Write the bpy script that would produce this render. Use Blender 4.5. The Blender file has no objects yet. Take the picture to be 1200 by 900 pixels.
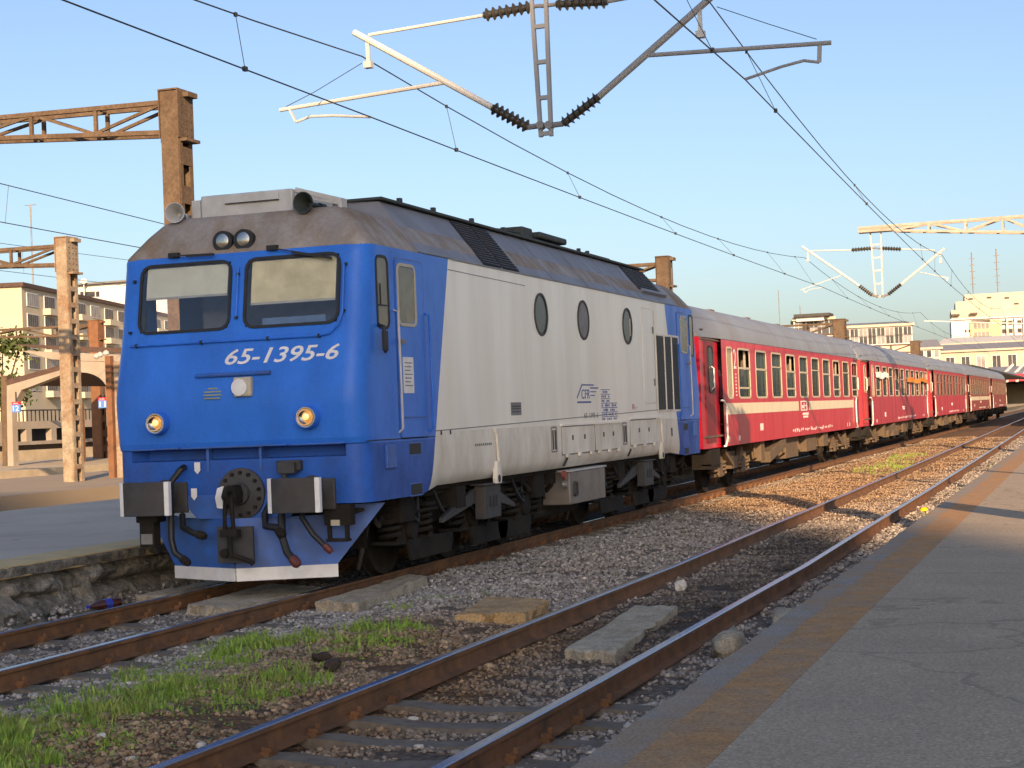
import bpy, bmesh, math, random
import numpy as np
from mathutils import Vector, Matrix
random.seed(7); rng = np.random.default_rng(7)
S = bpy.context.scene; COL = S.collection
PI = math.pi; R = math.radians

# ------------------------------------------------------------------ camera, sky, sun, exposure
CAM = Vector((8.69857, -15.76717, 1.76192)); YAW, PITCH, ROLL, FPX = R(-18.8682), R(1.10324), R(-2.30904), 1995.55
_w = Vector((math.sin(YAW)*math.cos(PITCH), math.cos(YAW)*math.cos(PITCH), math.sin(PITCH)))
_r0 = Vector((math.cos(YAW), -math.sin(YAW), 0)); _u0 = _r0.cross(_w)
_r = _r0*math.cos(ROLL) + _u0*math.sin(ROLL); _u = -_r0*math.sin(ROLL) + _u0*math.cos(ROLL)
cd = bpy.data.cameras.new('camera'); cam = bpy.data.objects.new('camera', cd); COL.objects.link(cam)
m = Matrix((( _r.x, _u.x, -_w.x, CAM.x), (_r.y, _u.y, -_w.y, CAM.y), (_r.z, _u.z, -_w.z, CAM.z), (0, 0, 0, 1)))
cam.matrix_world = m
cd.sensor_width = 36; cd.sensor_fit = 'HORIZONTAL'; cd.lens = 36*FPX/1200; cd.clip_start = .1; cd.clip_end = 6000
S.camera = cam
SUN_AZ, SUN_EL = R(25), R(18)          # the sun stands behind the camera, 25 degrees to the right of the track axis
sun_dir = Vector((math.sin(SUN_AZ)*math.cos(SUN_EL), -math.cos(SUN_AZ)*math.cos(SUN_EL), math.sin(SUN_EL)))
W = bpy.data.worlds.new("World"); S.world = W; W.use_nodes = True
nt = W.node_tree; bg = nt.nodes['Background']; sky = nt.nodes.new('ShaderNodeTexSky')
sky.sky_type = 'NISHITA'; sky.sun_disc = False; sky.sun_elevation = SUN_EL
sky.sun_rotation = PI - SUN_AZ
sky.air_density = 1.0; sky.dust_density = 2.0; sky.ozone_density = 6.2; sky.altitude = 80
nt.links.new(sky.outputs[0], bg.inputs[0]); bg.inputs[1].default_value = .10
sl = bpy.data.lights.new('sun', 'SUN'); sl.energy = 3.2; sl.angle = R(.4); sl.color = (1, .83, .64)
so = bpy.data.objects.new('sun', sl); COL.objects.link(so); so.rotation_euler = sun_dir.to_track_quat('Z', 'Y').to_euler()
S.view_settings.view_transform = 'Standard'; S.view_settings.look = 'None'; S.view_settings.gamma = 1
S.view_settings.exposure = 1.27
S.view_settings.use_white_balance = True; S.view_settings.white_balance_temperature = 9300; S.view_settings.white_balance_tint = 20
S.render.engine = 'CYCLES'; S.cycles.max_bounces = 6; S.cycles.transparent_max_bounces = 12
S.cycles.caustics_reflective = False; S.cycles.caustics_refractive = False

def at_y(px, py, Y):                   # surveyed point on the vertical plane y = Y
    d = _w + _r*((px-600)/FPX) - _u*((py-450)/FPX); return CAM + d*((Y-CAM.y)/d.y)
def at_d(px, py, D):                   # surveyed point at distance D
    return CAM + (_w + _r*((px-600)/FPX) - _u*((py-450)/FPX))*D

# ------------------------------------------------------------------ materials
MATS = {}
def mat(name, col, rough=.6, metal=0, var=.12, scale=6, bump=0, bscale=60, dirt=None, damt=.5, dscale=2.5, stretch=None, coat=0, spec=.5, world=True, emit=None, fine=0, fscale=160):
    """base colour with two octaves of wear, optional second (dirt) colour in patches, optional bump"""
    m = bpy.data.materials.new(name); m.use_nodes = True; t = m.node_tree; N = t.nodes; L = t.links
    b = N['Principled BSDF']; b.inputs['Roughness'].default_value = rough; b.inputs['Metallic'].default_value = metal
    b.inputs['Coat Weight'].default_value = coat; b.inputs['Coat Roughness'].default_value = .1
    b.inputs['Specular IOR Level'].default_value = spec
    if world: g = N.new('ShaderNodeNewGeometry'); vec = g.outputs['Position']
    else: g = N.new('ShaderNodeTexCoord'); vec = g.outputs['Object']
    if stretch:
        mp = N.new('ShaderNodeMapping'); mp.inputs['Scale'].default_value = stretch; L.new(vec, mp.inputs[0]); vec2 = mp.outputs[0]
    else: vec2 = vec
    n1 = N.new('ShaderNodeTexNoise'); n1.inputs['Scale'].default_value = scale; n1.inputs['Detail'].default_value = 5; L.new(vec2, n1.inputs[0])
    hs = N.new('ShaderNodeHueSaturation'); hs.inputs['Color'].default_value = (*col, 1)
    mr = N.new('ShaderNodeMapRange'); mr.inputs[1].default_value = .25; mr.inputs[2].default_value = .75
    mr.inputs[3].default_value = 1-var; mr.inputs[4].default_value = 1+var
    L.new(n1.outputs[0], mr.inputs[0]); L.new(mr.outputs[0], hs.inputs['Value']); out = hs.outputs[0]
    if dirt:
        n2 = N.new('ShaderNodeTexNoise'); n2.inputs['Scale'].default_value = dscale; n2.inputs['Detail'].default_value = 7; n2.inputs['Roughness'].default_value = .65
        L.new(vec2, n2.inputs[0])
        r2 = N.new('ShaderNodeMapRange'); r2.inputs[1].default_value = .42; r2.inputs[2].default_value = .72; r2.inputs[4].default_value = damt
        L.new(n2.outputs[0], r2.inputs[0])
        mx = N.new('ShaderNodeMix'); mx.data_type = 'RGBA'; L.new(r2.outputs[0], mx.inputs[0]); L.new(out, mx.inputs[6]); mx.inputs[7].default_value = (*dirt, 1)
        out = mx.outputs[2]
        rr = N.new('ShaderNodeMapRange'); rr.inputs[3].default_value = rough; rr.inputs[4].default_value = min(1, rough+.3); L.new(r2.outputs[0], rr.inputs[0]); L.new(rr.outputs[0], b.inputs['Roughness'])
    if fine:
        nf = N.new('ShaderNodeTexNoise'); nf.inputs['Scale'].default_value = fscale; nf.inputs['Detail'].default_value = 3; L.new(vec, nf.inputs[0])
        hf = N.new('ShaderNodeHueSaturation'); mf = N.new('ShaderNodeMapRange'); mf.inputs[1].default_value = .3; mf.inputs[2].default_value = .7; mf.inputs[3].default_value = 1-fine; mf.inputs[4].default_value = 1+fine
        L.new(nf.outputs[0], mf.inputs[0]); L.new(mf.outputs[0], hf.inputs['Value']); L.new(out, hf.inputs['Color']); out = hf.outputs[0]
    L.new(out, b.inputs['Base Color'])
    if bump:
        n3 = N.new('ShaderNodeTexNoise'); n3.inputs['Scale'].default_value = bscale; n3.inputs['Detail'].default_value = 4; L.new(vec, n3.inputs[0])
        bp = N.new('ShaderNodeBump'); bp.inputs['Strength'].default_value = bump; bp.inputs['Distance'].default_value = .02
        L.new(n3.outputs[0], bp.inputs['Height']); L.new(bp.outputs[0], b.inputs['Normal'])
    if emit: b.inputs['Emission Color'].default_value = (*emit[:3], 1); b.inputs['Emission Strength'].default_value = emit[3]
    MATS[name] = m; return m
def glass(name, tint, refl=.12, rough=.03, gain=1.0):
    m = bpy.data.materials.new(name); m.use_nodes = True; t = m.node_tree; N = t.nodes; L = t.links; N.remove(N['Principled BSDF'])
    tr = N.new('ShaderNodeBsdfTransparent'); tr.inputs[0].default_value = (*tint, 1)
    gl = N.new('ShaderNodeBsdfGlossy'); gl.inputs['Roughness'].default_value = rough; gl.inputs[0].default_value = (.9, .93, .95, 1)
    lw = N.new('ShaderNodeFresnel'); lw.inputs[0].default_value = 1.5
    mr = N.new('ShaderNodeMath'); mr.operation = 'MULTIPLY_ADD'; mr.inputs[1].default_value = gain; mr.inputs[2].default_value = refl; L.new(lw.outputs[0], mr.inputs[0])
    mx = N.new('ShaderNodeMixShader'); L.new(mr.outputs[0], mx.inputs[0]); L.new(tr.outputs[0], mx.inputs[1]); L.new(gl.outputs[0], mx.inputs[2])
    L.new(mx.outputs[0], N['Material Output'].inputs[0]); MATS[name] = m; return m

BLUE = mat('loco_blue_paint', (.003, .180, .69), .32, var=.09, scale=3, dirt=(.009, .10, .40), damt=.5, dscale=1.8, stretch=(1, 1, .45), fine=.05, fscale=30, coat=.0, spec=.25, bump=.05, bscale=4)
BLUED = mat('worn_blue_paint', (.013, .125, .45), .42, var=.18, scale=5, dirt=(.06, .08, .13), damt=.7, dscale=3, bump=.05, bscale=20)
BLUEL = mat('darker_lower_blue_paint', (.005, .105, .44), .4, var=.14, scale=4, dirt=(.035, .07, .20), damt=.75, dscale=2.6, stretch=(1, 1, .6), fine=.08, fscale=30, spec=.25, bump=.06, bscale=9)  # darker blue for the body ends below the ledge
SILV = mat('loco_white_paint', (.88, .84, .75), .34, var=.06, scale=2.2, dirt=(.72, .64, .50), damt=.45, dscale=1.3, stretch=(1, 1.2, .18), coat=.25, bump=.03, bscale=3)
SILVL = mat('lower_white_paint', (.80, .75, .655), .40, var=.08, scale=3, dirt=(.42, .33, .21), damt=.6, dscale=1.8, stretch=(1, 1, .5), bump=.03, bscale=3)
BLACK = mat('black_rubber', (.012, .012, .013), .55, var=.3)
DARK = mat('dirty_underframe', (.018, .016, .014), .85, var=.4, scale=5, dirt=(.042, .031, .022), damt=.8, dscale=2.2, bump=.3, bscale=40, spec=.2)
DARKG = mat('dark_grey_steel', (.045, .045, .046), .6, var=.3, scale=7, dirt=(.08, .06, .045), damt=.6, bump=.15)
GREYS = mat('grey_steel', (.20, .20, .20), .5, var=.15, dirt=(.12, .09, .06), damt=.5)
TANK = mat('galvanised_box', (.23, .22, .21), .38, metal=.4, var=.15, scale=3, dirt=(.20, .12, .07), damt=.6, dscale=2.5)
BROWNU = mat('brown_dusty_underframe', (.135, .092, .056), .85, var=.3, scale=5, dirt=(.07, .05, .035), damt=.8, dscale=2.5, bump=.3, bscale=30)
ROOFG = mat('roof_grey', (.205, .215, .235), .5, var=.10, scale=3, dirt=(.14, .14, .145), damt=.5, dscale=1.2, stretch=(1, 1.4, .4), bump=.04, bscale=4)
RUSTROOF = mat('sooty_rusty_cab_roof', (.30, .265, .235), .6, var=.26, scale=3, dirt=(.20, .115, .05), damt=1.0, dscale=1.9, stretch=(1, 1, .45), fine=.10, fscale=22, bump=.06, bscale=12)
SOOT_SHADE = mat('soot_and_shade_dark', (.035, .045, .042), .65, var=.3)  # soot on the locomotive, painted shade inside the far shed
WHITE = mat('white_paint', (.78, .78, .76), .5, var=.06, dirt=(.5, .47, .42), damt=.4, dscale=5)
PALEM = mat('pale_painted_steel', (.40, .365, .30), .6, var=.15, dirt=(.28, .22, .15), damt=.6, dscale=2)
LIGHTG = mat('light_grey_paint', (.50, .50, .48), .5, var=.08, dirt=(.28, .25, .21), damt=.4, dscale=4)
BLIND = mat('beige_blind', (.92, .80, .50), .85, var=.16, scale=4, dirt=(.66, .52, .28), damt=.8, dscale=3.2, bump=.5, bscale=9)
BLINDL = mat('pale_blind', (.80, .78, .64), .85, var=.1, scale=5)
CREAM = mat('cream_frame', (.50, .45, .34), .5, var=.1, dirt=(.36, .28, .18), damt=.4, dscale=6)
INT = mat('cab_interior', (.24, .27, .32), .8, var=.2)
INTB = mat('cab_desk', (.10, .20, .38), .7, var=.2)
GLASS = glass('windscreen_glass', (.95, .96, .95), .02, .03, .55)
GLASSC = glass('coach_glass', (.62, .64, .62), .03, .06, .4)
GLASSD = mat('dark_glass', (.035, .035, .035), .25, var=.3, spec=.35)
GLASSB = mat('tinted_side_glass', (.17, .135, .085), .18, var=.4, scale=3, spec=.35)
LENS = mat('lamp_lens', (.42, .41, .38), .16, metal=1, var=.25, scale=60)
LENSW = mat('lit_lamp_lens', (.75, .6, .4), .15, metal=.6, var=.1, emit=(1, .55, .22, .6))
BLUET = mat('blue_lettering', (.06, .10, .32), .6, var=.2, scale=40)
PINKT = mat('red_mark', (.5, .15, .2), .6, var=.2)
YELT = mat('faded_yellow_lettering', (.28, .30, .18), .6, var=.2)
RED = mat('coach_red_paint', (.58, .010, .034), .35, var=.08, scale=2, dirt=(.42, .02, .03), damt=.5, dscale=1.3, stretch=(1, 1, .3), coat=.2)
RED2 = mat('faded_red_paint', (.48, .026, .048), .42, var=.1, scale=2, dirt=(.26, .05, .045), damt=.6, dscale=1.3, stretch=(1, 1, .3))
REDBR = mat('grimy_red_paint', (.30, .045, .04), .5, var=.12, scale=2, dirt=(.24, .10, .075), damt=.8, dscale=1.3)
REDV = mat('vivid_red_door', (.62, .012, .018), .35, var=.05)
REDD = mat('dark_red_recess', (.22, .012, .018), .5, var=.1)
CREAMD = mat('grimy_cream_frame', (.26, .17, .12), .6, var=.2)
BAND = mat('cream_band', (.68, .62, .46), .5, var=.06, dirt=(.52, .43, .28), damt=.4, dscale=3)
CROOF = mat('coach_roof_grey', (.20, .235, .275), .55, var=.1, scale=1.5, dirt=(.17, .17, .175), damt=.6, dscale=.8, stretch=(1, 1, .4))
CROOFB = mat('coach_roof_crest', (.15, .12, .115), .7, var=.2, dirt=(.14, .11, .10), damt=.6)
COACHIN = mat('coach_interior', (.13, .10, .075), .8, var=.2)
CURT = mat('cream_curtain', (.33, .30, .23), .9, var=.15)
ORANGE = mat('orange_curtain', (.60, .22, .05), .9, var=.1)
RAILSIDE = mat('rusty_rail', (.20, .085, .034), .8, var=.2, scale=9, dirt=(.06, .038, .025), damt=.8, dscale=3, bump=.2, bscale=60)
RAILTOP = mat('polished_rail_head', (.34, .34, .37), .24, metal=.9, var=.12, scale=20)
SLEEP = mat('concrete_sleeper', (.18, .145, .11), .9, var=.2, scale=12, dirt=(.10, .075, .05), damt=.8, dscale=5, bump=.4, bscale=50)
SLEEPR = mat('rust_stained_sleeper', (.20, .125, .065), .9, var=.25, scale=12, dirt=(.09, .06, .04), damt=.8, dscale=5, bump=.4, bscale=50)
SLAB = mat('old_concrete_slab', (.42, .35, .25), .9, fine=.3, fscale=45, var=.16, scale=10, dirt=(.25, .19, .13), damt=.8, dscale=4, bump=.6, bscale=45)
SLABO = mat('ochre_concrete_slab', (.48, .30, .14), .9, fine=.3, fscale=45, var=.16, scale=10, dirt=(.22, .12, .05), damt=.8, dscale=4, bump=.5, bscale=45)
ROCK = mat('crumbling_masonry', (.22, .20, .165), .95, fine=.3, fscale=45, var=.3, scale=6, dirt=(.035, .034, .024), damt=1.0, dscale=4.2, bump=1.0, bscale=30)
MASTM = mat('rust_brown_mast', (.132, .092, .062), .85, var=.25, scale=3, fine=.2, fscale=15, spec=.2, dirt=(.085, .052, .033), damt=.7, dscale=2.0, bump=.15, bscale=25)
MASTY = mat('peeling_cream_mast', (.31, .26, .19), .75, var=.25, scale=3, fine=.2, fscale=14, dirt=(.20, .095, .045), damt=.9, dscale=1.7, bump=.15, bscale=25)
RUSTO = mat('orange_rust', (.20, .09, .045), .8, var=.25, scale=4, dirt=(.22, .09, .04), damt=.7, bump=.2)
ARMW = mat('galvanised_tube', (.62, .60, .54), .5, var=.08, dirt=(.5, .47, .4), damt=.2, dscale=2)
ARMG = mat('shaded_tube', (.27, .28, .285), .5, var=.1, dirt=(.22, .21, .2), damt=.2, dscale=2)  # darker copy of the bracket tube, shade put into the colour
INSUL = mat('brown_insulator', (.055, .05, .04), .35, var=.3)
WIRE = mat('wire', (.05, .055, .065), .5, metal=.4, var=.2)
WALLC = mat('cream_render', (.50, .45, .34), .9, var=.08, scale=.3, dirt=(.48, .39, .25), damt=.5, dscale=.15)
WALLP = mat('pale_render', (.52, .46, .36), .9, var=.08, scale=.3, dirt=(.52, .44, .32), damt=.5, dscale=.1)
WALLW = mat('white_render', (.62, .61, .59), .9, var=.05, scale=.3)
WALLY = mat('yellow_render', (.52, .44, .28), .9, var=.05, scale=.3)
STONEP = mat('pale_stone_facade', (.46, .41, .33), .9, var=.1, scale=.25, dirt=(.48, .39, .27), damt=.5, dscale=.1)
WINB = mat('far_window', (.045, .05, .055), .5, var=.5, scale=.9, spec=.2)
WINL = mat('far_window_pale', (.20, .20, .20), .5, var=.4, scale=.8)
BROWNR = mat('brown_roof_sheet', (.085, .048, .036), .8, var=.25, dirt=(.05, .034, .03), damt=.7)
TILE = mat('faded_red_roof', (.30, .11, .09), .8, var=.2)
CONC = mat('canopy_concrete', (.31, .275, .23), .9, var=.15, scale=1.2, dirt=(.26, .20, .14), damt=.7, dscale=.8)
CONCD = mat('shade_toned_concrete', (.13, .10, .08), .9, var=.2)  # dark concrete, deep shade under the canopies put into the colour
SIGNB = mat('sign_blue', (.07, .22, .55), .5, var=.03)
SIGNR = mat('sign_red', (.62, .03, .06), .5, var=.03)
LEAF = mat('tree_leaf', (.055, .085, .02), .7, var=.4, scale=2)
BARK = mat('bark', (.08, .06, .045), .9)
GRASS = mat('grass_blade', (.17, .31, .04), .6, var=.4, scale=5, dirt=(.36, .33, .11), damt=.75, dscale=3.5, fine=.3, fscale=25)
STONEW = mat('pale_pebble', (.55, .50, .42), .85, var=.2, scale=30)
CLOD = mat('dark_clod', (.055, .035, .025), .95, var=.3, bump=.6)
BOTTLE = mat('brown_bottle_plastic', (.07, .018, .012), .15, var=.2, spec=.7)
CAPB = mat('blue_label', (.02, .05, .35), .35, var=.15)
HOSEC = mat('dull_red_coupling', (.13, .03, .025), .6)
SKIN = mat('skin', (.50, .28, .19), .6); HAIR = mat('hair', (.03, .02, .015), .7)
PINK = mat('pink_cloth', (.62, .11, .14), .8); WCLOTH = mat('white_cloth', (.75, .72, .70), .8); BCLOTH = mat('dark_cloth', (.06, .07, .10), .8)
HAZEW = WALLW

def stone_mat(name, ramp, stain):
    m = bpy.data.materials.new(name); m.use_nodes = True; t = m.node_tree; N = t.nodes; L = t.links; b = N['Principled BSDF']
    b.inputs['Roughness'].default_value = .9
    g = N.new('ShaderNodeNewGeometry'); cr = N.new('ShaderNodeValToRGB'); L.new(g.outputs['Random Per Island'], cr.inputs[0])
    e = cr.color_ramp.elements; e[0].color = (*ramp[0], 1); e[1].color = (*ramp[-1], 1)
    for i, c in enumerate(ramp[1:-1]): k = cr.color_ramp.elements.new((i+1)/(len(ramp)-1)); k.color = (*c, 1)
    at = N.new('ShaderNodeAttribute'); at.attribute_name = 'rust'
    mx = N.new('ShaderNodeMix'); mx.data_type = 'RGBA'; mx.blend_type = 'MULTIPLY'; L.new(at.outputs['Fac'], mx.inputs[0]); L.new(cr.outputs[0], mx.inputs[6]); mx.inputs[7].default_value = (*stain, 1)
    ao = N.new('ShaderNodeAttribute'); ao.attribute_name = 'oil_shade'; mo = N.new('ShaderNodeMix'); mo.data_type = 'RGBA'; mo.blend_type = 'MULTIPLY'
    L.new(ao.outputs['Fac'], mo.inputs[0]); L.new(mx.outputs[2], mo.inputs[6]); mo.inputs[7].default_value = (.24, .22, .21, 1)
    n = N.new('ShaderNodeTexNoise'); n.inputs['Scale'].default_value = 70; L.new(g.outputs['Position'], n.inputs[0])
    hs = N.new('ShaderNodeHueSaturation'); mr = N.new('ShaderNodeMapRange'); mr.inputs[3].default_value = .65; mr.inputs[4].default_value = 1.35; L.new(n.outputs[0], mr.inputs[0]); L.new(mr.outputs[0], hs.inputs['Value']); L.new(mo.outputs[2], hs.inputs['Color'])
    L.new(hs.outputs[0], b.inputs['Base Color']); MATS[name] = m; return m
BALLAST = stone_mat('ballast_stone', [(.14, .125, .11), (.29, .27, .245), (.38, .355, .325), (.21, .175, .14), (.50, .47, .42), (.165, .145, .13), (.64, .60, .54)], (.90, .64, .42))

# ------------------------------------------------------------------ mesh helpers
class MB:
    def __init__(s): s.v = []; s.f = []; s.mi = []; s.k = 0; s.pc = []
    def add(s, vs, fs, mi=None):
        o = len(s.v); s.pc.append((o, len(s.f))); s.v += [tuple(x) for x in vs]; s.f += [tuple(i+o for i in f) for f in fs]; s.mi += [s.k if mi is None else mi]*len(fs); return s
    def box(s, x0, x1, y0, y1, z0, z1, mi=None):
        vs = [(x, y, z) for z in (z0, z1) for y in (y0, y1) for x in (x0, x1)]
        return s.add(vs, [(0, 2, 3, 1), (4, 5, 7, 6), (0, 1, 5, 4), (2, 6, 7, 3), (0, 4, 6, 2), (1, 3, 7, 5)], mi)
    def bar(s, a, b, w, h, up=(0, 0, 1), mi=None):
        a = Vector(a); b = Vector(b); d = (b-a).normalized(); u = Vector(up)
        if abs(d.dot(u)) > .98: u = Vector((0, 1, 0)) if abs(d.y) < .9 else Vector((1, 0, 0))
        x = d.cross(u).normalized(); u = x.cross(d)
        vs = [p + x*(i*w/2) + u*(j*h/2) for p in (a, b) for i, j in ((-1, -1), (1, -1), (1, 1), (-1, 1))]
        return s.add(vs, [(3, 2, 1, 0), (4, 5, 6, 7), (0, 1, 5, 4), (1, 2, 6, 5), (2, 3, 7, 6), (3, 0, 4, 7)], mi)
    def tube(s, pts, r, n=8, cap=True, mi=None):
        pts = [Vector(p) for p in pts]; rs = r if isinstance(r, (list, tuple)) else [r]*len(pts); vs = []; fs = []
        prev = None
        for i, p in enumerate(pts):
            d = (pts[min(i+1, len(pts)-1)] - pts[max(i-1, 0)]).normalized()
            if prev is None: x = d.cross(Vector((0, 0, 1)) if abs(d.z) < .9 else Vector((1, 0, 0))).normalized()
            else: x = (prev - d*prev.dot(d)).normalized()
            prev = x; y = d.cross(x)
            vs += [p + (x*math.cos(2*PI*k/n) + y*math.sin(2*PI*k/n))*rs[i] for k in range(n)]
        for i in range(len(pts)-1):
            for k in range(n): fs.append((i*n+k, i*n+(k+1) % n, (i+1)*n+(k+1) % n, (i+1)*n+k))
        if cap: fs.append(tuple(range(n-1, -1, -1))); fs.append(tuple((len(pts)-1)*n+k for k in range(n)))
        return s.add(vs, fs, mi)
    def lathe(s, c, axis, prof, n=24, mi=None, caps=(1, 1)):     # prof: (along axis, radius)
        c = Vector(c); a = Vector(axis).normalized()
        return s.tube2([c + a*t for t, _ in prof], a, [r for _, r in prof], n, mi, caps)
    def tube2(s, pts, a, rs, n, mi, caps=(1, 1)):
        x = a.cross(Vector((0, 0, 1)) if abs(a.z) < .9 else Vector((1, 0, 0))).normalized(); y = a.cross(x); vs = []; fs = []
        for p, r in zip(pts, rs): vs += [p + (x*math.cos(2*PI*k/n) + y*math.sin(2*PI*k/n))*max(r, 1e-4) for k in range(n)]
        for i in range(len(pts)-1):
            for k in range(n): fs.append((i*n+k, i*n+(k+1) % n, (i+1)*n+(k+1) % n, (i+1)*n+k))
        if caps[0]: fs.append(tuple(range(n-1, -1, -1)))
        if caps[1]: fs.append(tuple((len(pts)-1)*n+k for k in range(n)))
        return s.add(vs, fs, mi)
    def prism(s, poly, o, ux, uy, n, d, mi=None):    # flat polygon (2-D in ux,uy at o) given depth d along n
        o = Vector(o); ux = Vector(ux); uy = Vector(uy); n = Vector(n); k = len(poly)
        vs = [o + ux*p + uy*q for p, q in poly]; vs += [v + n*d for v in vs]
        fs = [tuple(range(k-1, -1, -1)), tuple(range(k, 2*k))] + [(i, (i+1) % k, k+(i+1) % k, k+i) for i in range(k)]
        return s.add(vs, fs, mi)
    def ring(s, outer, inner, o, ux, uy, n, d, mi=None):   # frame between two equal-length outlines
        o = Vector(o); ux = Vector(ux); uy = Vector(uy); n = Vector(n); k = len(outer)
        A = [o + ux*p + uy*q for p, q in outer]; B = [o + ux*p + uy*q for p, q in inner]
        vs = A + B + [v + n*d for v in A] + [v + n*d for v in B]; fs = []
        for i in range(k):
            j = (i+1) % k
            fs += [(2*k+i, 2*k+j, 3*k+j, 3*k+i), (i, j, 2*k+j, 2*k+i), (k+j, k+i, 3*k+i, 3*k+j)]
        return s.add(vs, fs, mi)
    def each(s, name, mats, parent=None, **k):     # every added shape becomes a part of its own
        r = None; ends = s.pc[1:] + [(len(s.v), len(s.f))]
        for (v0, f0), (v1, f1) in zip(s.pc, ends):
            q = MB(); q.v = s.v[v0:v1]; q.f = [tuple(i-v0 for i in f) for f in s.f[f0:f1]]; q.mi = s.mi[f0:f1]; r = q.build(name, mats, parent, **k)
        return r
    def build(s, name, mats, parent=None, bevel=0, smooth=False, loc=None, fix=True):
        me = bpy.data.meshes.new(name); me.from_pydata(s.v, [], s.f)
        for x in (mats if isinstance(mats, (list, tuple)) else [mats]): me.materials.append(x)
        if any(s.mi): me.polygons.foreach_set('material_index', s.mi)
        if fix:
            bm = bmesh.new(); bm.from_mesh(me); bmesh.ops.recalc_face_normals(bm, faces=bm.faces); bm.to_mesh(me); bm.free()
        if smooth:
            me.polygons.foreach_set('use_smooth', [True]*len(me.polygons)); me.set_sharp_from_angle(angle=R(35))
        o = bpy.data.objects.new(name, me); COL.objects.link(o)
        if parent is not None: o.parent = parent
        if loc is not None: o.location = loc
        if bevel:
            b = o.modifiers.new('bevel', 'BEVEL'); b.width = bevel; b.segments = 2; b.limit_method = 'ANGLE'; b.angle_limit = R(40)
        return o
def rrect(w, h, r, n=4, sk=0):           # rounded rectangle outline, centred
    o = []
    for cx, cy, a0 in ((w/2-r, h/2-r, 0), (-w/2+r, h/2-r, 90), (-w/2+r, -h/2+r, 180), (w/2-r, -h/2+r, 270)):
        for i in range(n+1):
            a = R(a0 + 90*i/n); o.append((cx + r*math.cos(a) + sk*(cy+r*math.sin(a)), cy + r*math.sin(a)))
    return o
def oval(w, h, n=28): return [(w/2*math.cos(2*PI*i/n), h/2*math.sin(2*PI*i/n)) for i in range(n)]
def tag(o, label=None, cat=None, group=None, kind=None):
    if label: o['label'] = label
    if cat: o['category'] = cat
    if group: o['group'] = group
    if kind: o['kind'] = kind
    return o
def thing(name, label, cat, loc=(0, 0, 0), rz=0, group=None):
    o = bpy.data.objects.new(name, None); COL.objects.link(o); o.location = loc; o.rotation_euler.z = rz
    o.empty_display_size = .2; return tag(o, label, cat, group)
def dup(root, loc=None, label=None, rz=None):
    def cp(o, par):
        c = o.copy(); COL.objects.link(c)
        if par is not None: c.parent = par
        for ch in list(o.children): cp(ch, c)
        return c
    r = cp(root, None)
    if loc is not None: r.location = loc
    if rz is not None: r.rotation_euler.z = rz
    if label: r['label'] = label
    return r
def text_mesh(name, body, size, M, mt, parent, shear=0, depth=.002, width=None, align='LEFT', off=0):
    cu = bpy.data.curves.new(name+'_c', 'FONT'); cu.body = body; cu.size = size; cu.shear = shear; cu.extrude = depth; cu.align_x = align; cu.offset = off; cu.resolution_u = 3
    t = bpy.data.objects.new(name+'_t', cu); COL.objects.link(t); dg = bpy.context.evaluated_depsgraph_get(); dg.update()
    me = bpy.data.meshes.new_from_object(t.evaluated_get(dg)); bpy.data.objects.remove(t); bpy.data.curves.remove(cu)
    if width:
        xs = [v.co.x for v in me.vertices]; k = width/(max(xs)-min(xs)); x0 = min(xs)
        for v in me.vertices: v.co.x = (v.co.x-x0)*k
    me.transform(M); me.materials.clear(); me.materials.append(mt)
    o = bpy.data.objects.new(name, me); COL.objects.link(o)
    if parent is not None: o.parent = parent
    return o
def frame_m(o, ux, uy):                 # matrix whose x runs along ux and y along uy
    ux = Vector(ux).normalized(); uy = Vector(uy).normalized(); n = ux.cross(uy); o = Vector(o)
    return Matrix(((ux.x, uy.x, n.x, o.x), (ux.y, uy.y, n.y, o.y), (ux.z, uy.z, n.z, o.z), (0, 0, 0, 1)))

def at_x(px, py, X):                   # surveyed point on the vertical plane x = X
    d = _w + _r*((px-600)/FPX) - _u*((py-450)/FPX); return CAM + d*((X-CAM.x)/d.x)

# ------------------------------------------------------------------ ground, trackbed, platforms
def vnoise(x, y, seed=0):              # value noise on numpy arrays
    xi = np.floor(x).astype(np.int64); yi = np.floor(y).astype(np.int64); fx = x-xi; fy = y-yi
    def h(i, j): 
        n = (i*374761393 + j*668265263 + seed*1442695) & 0x7fffffff; n = ((n ^ (n >> 13))*1274126177) & 0x7fffffff
        return ((n ^ (n >> 16)) & 0xffff)/65535.
    u = fx*fx*(3-2*fx); v = fy*fy*(3-2*fy)
    return (h(xi, yi)*(1-u)+h(xi+1, yi)*u)*(1-v) + (h(xi, yi+1)*(1-u)+h(xi+1, yi+1)*u)*v
_cy = np.array([-14, -8, -5, 0, 3, 9, 18, 40, 79, 127, 300.]); _cx = np.array([4.62, 4.695, 4.755, 4.805, 4.84, 4.80, 4.76, 4.60, 4.29, 3.97, 2.6])
def ctr(y): return np.interp(y, _cy, _cx)      # centre line of the empty track
def bed(x, y):                          # height of the ballast surface
    b = -.185 + .05*(vnoise(x*1.1, y*1.1, 3)-.5) + .035*(vnoise(x*3.3, y*3.3, 5)-.5)
    mid = np.exp(-((x-2.45)/1.0)**2)*.075
    d = np.abs(x-ctr(y)); b = b + mid - .03*(d < .68)*np.clip((-2.5-y)/2.5, 0, 1) + .02*np.clip((y+4)/2, 0, 1)*(d < 1)
    return b - .0*(np.abs(x) < .68)
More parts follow.
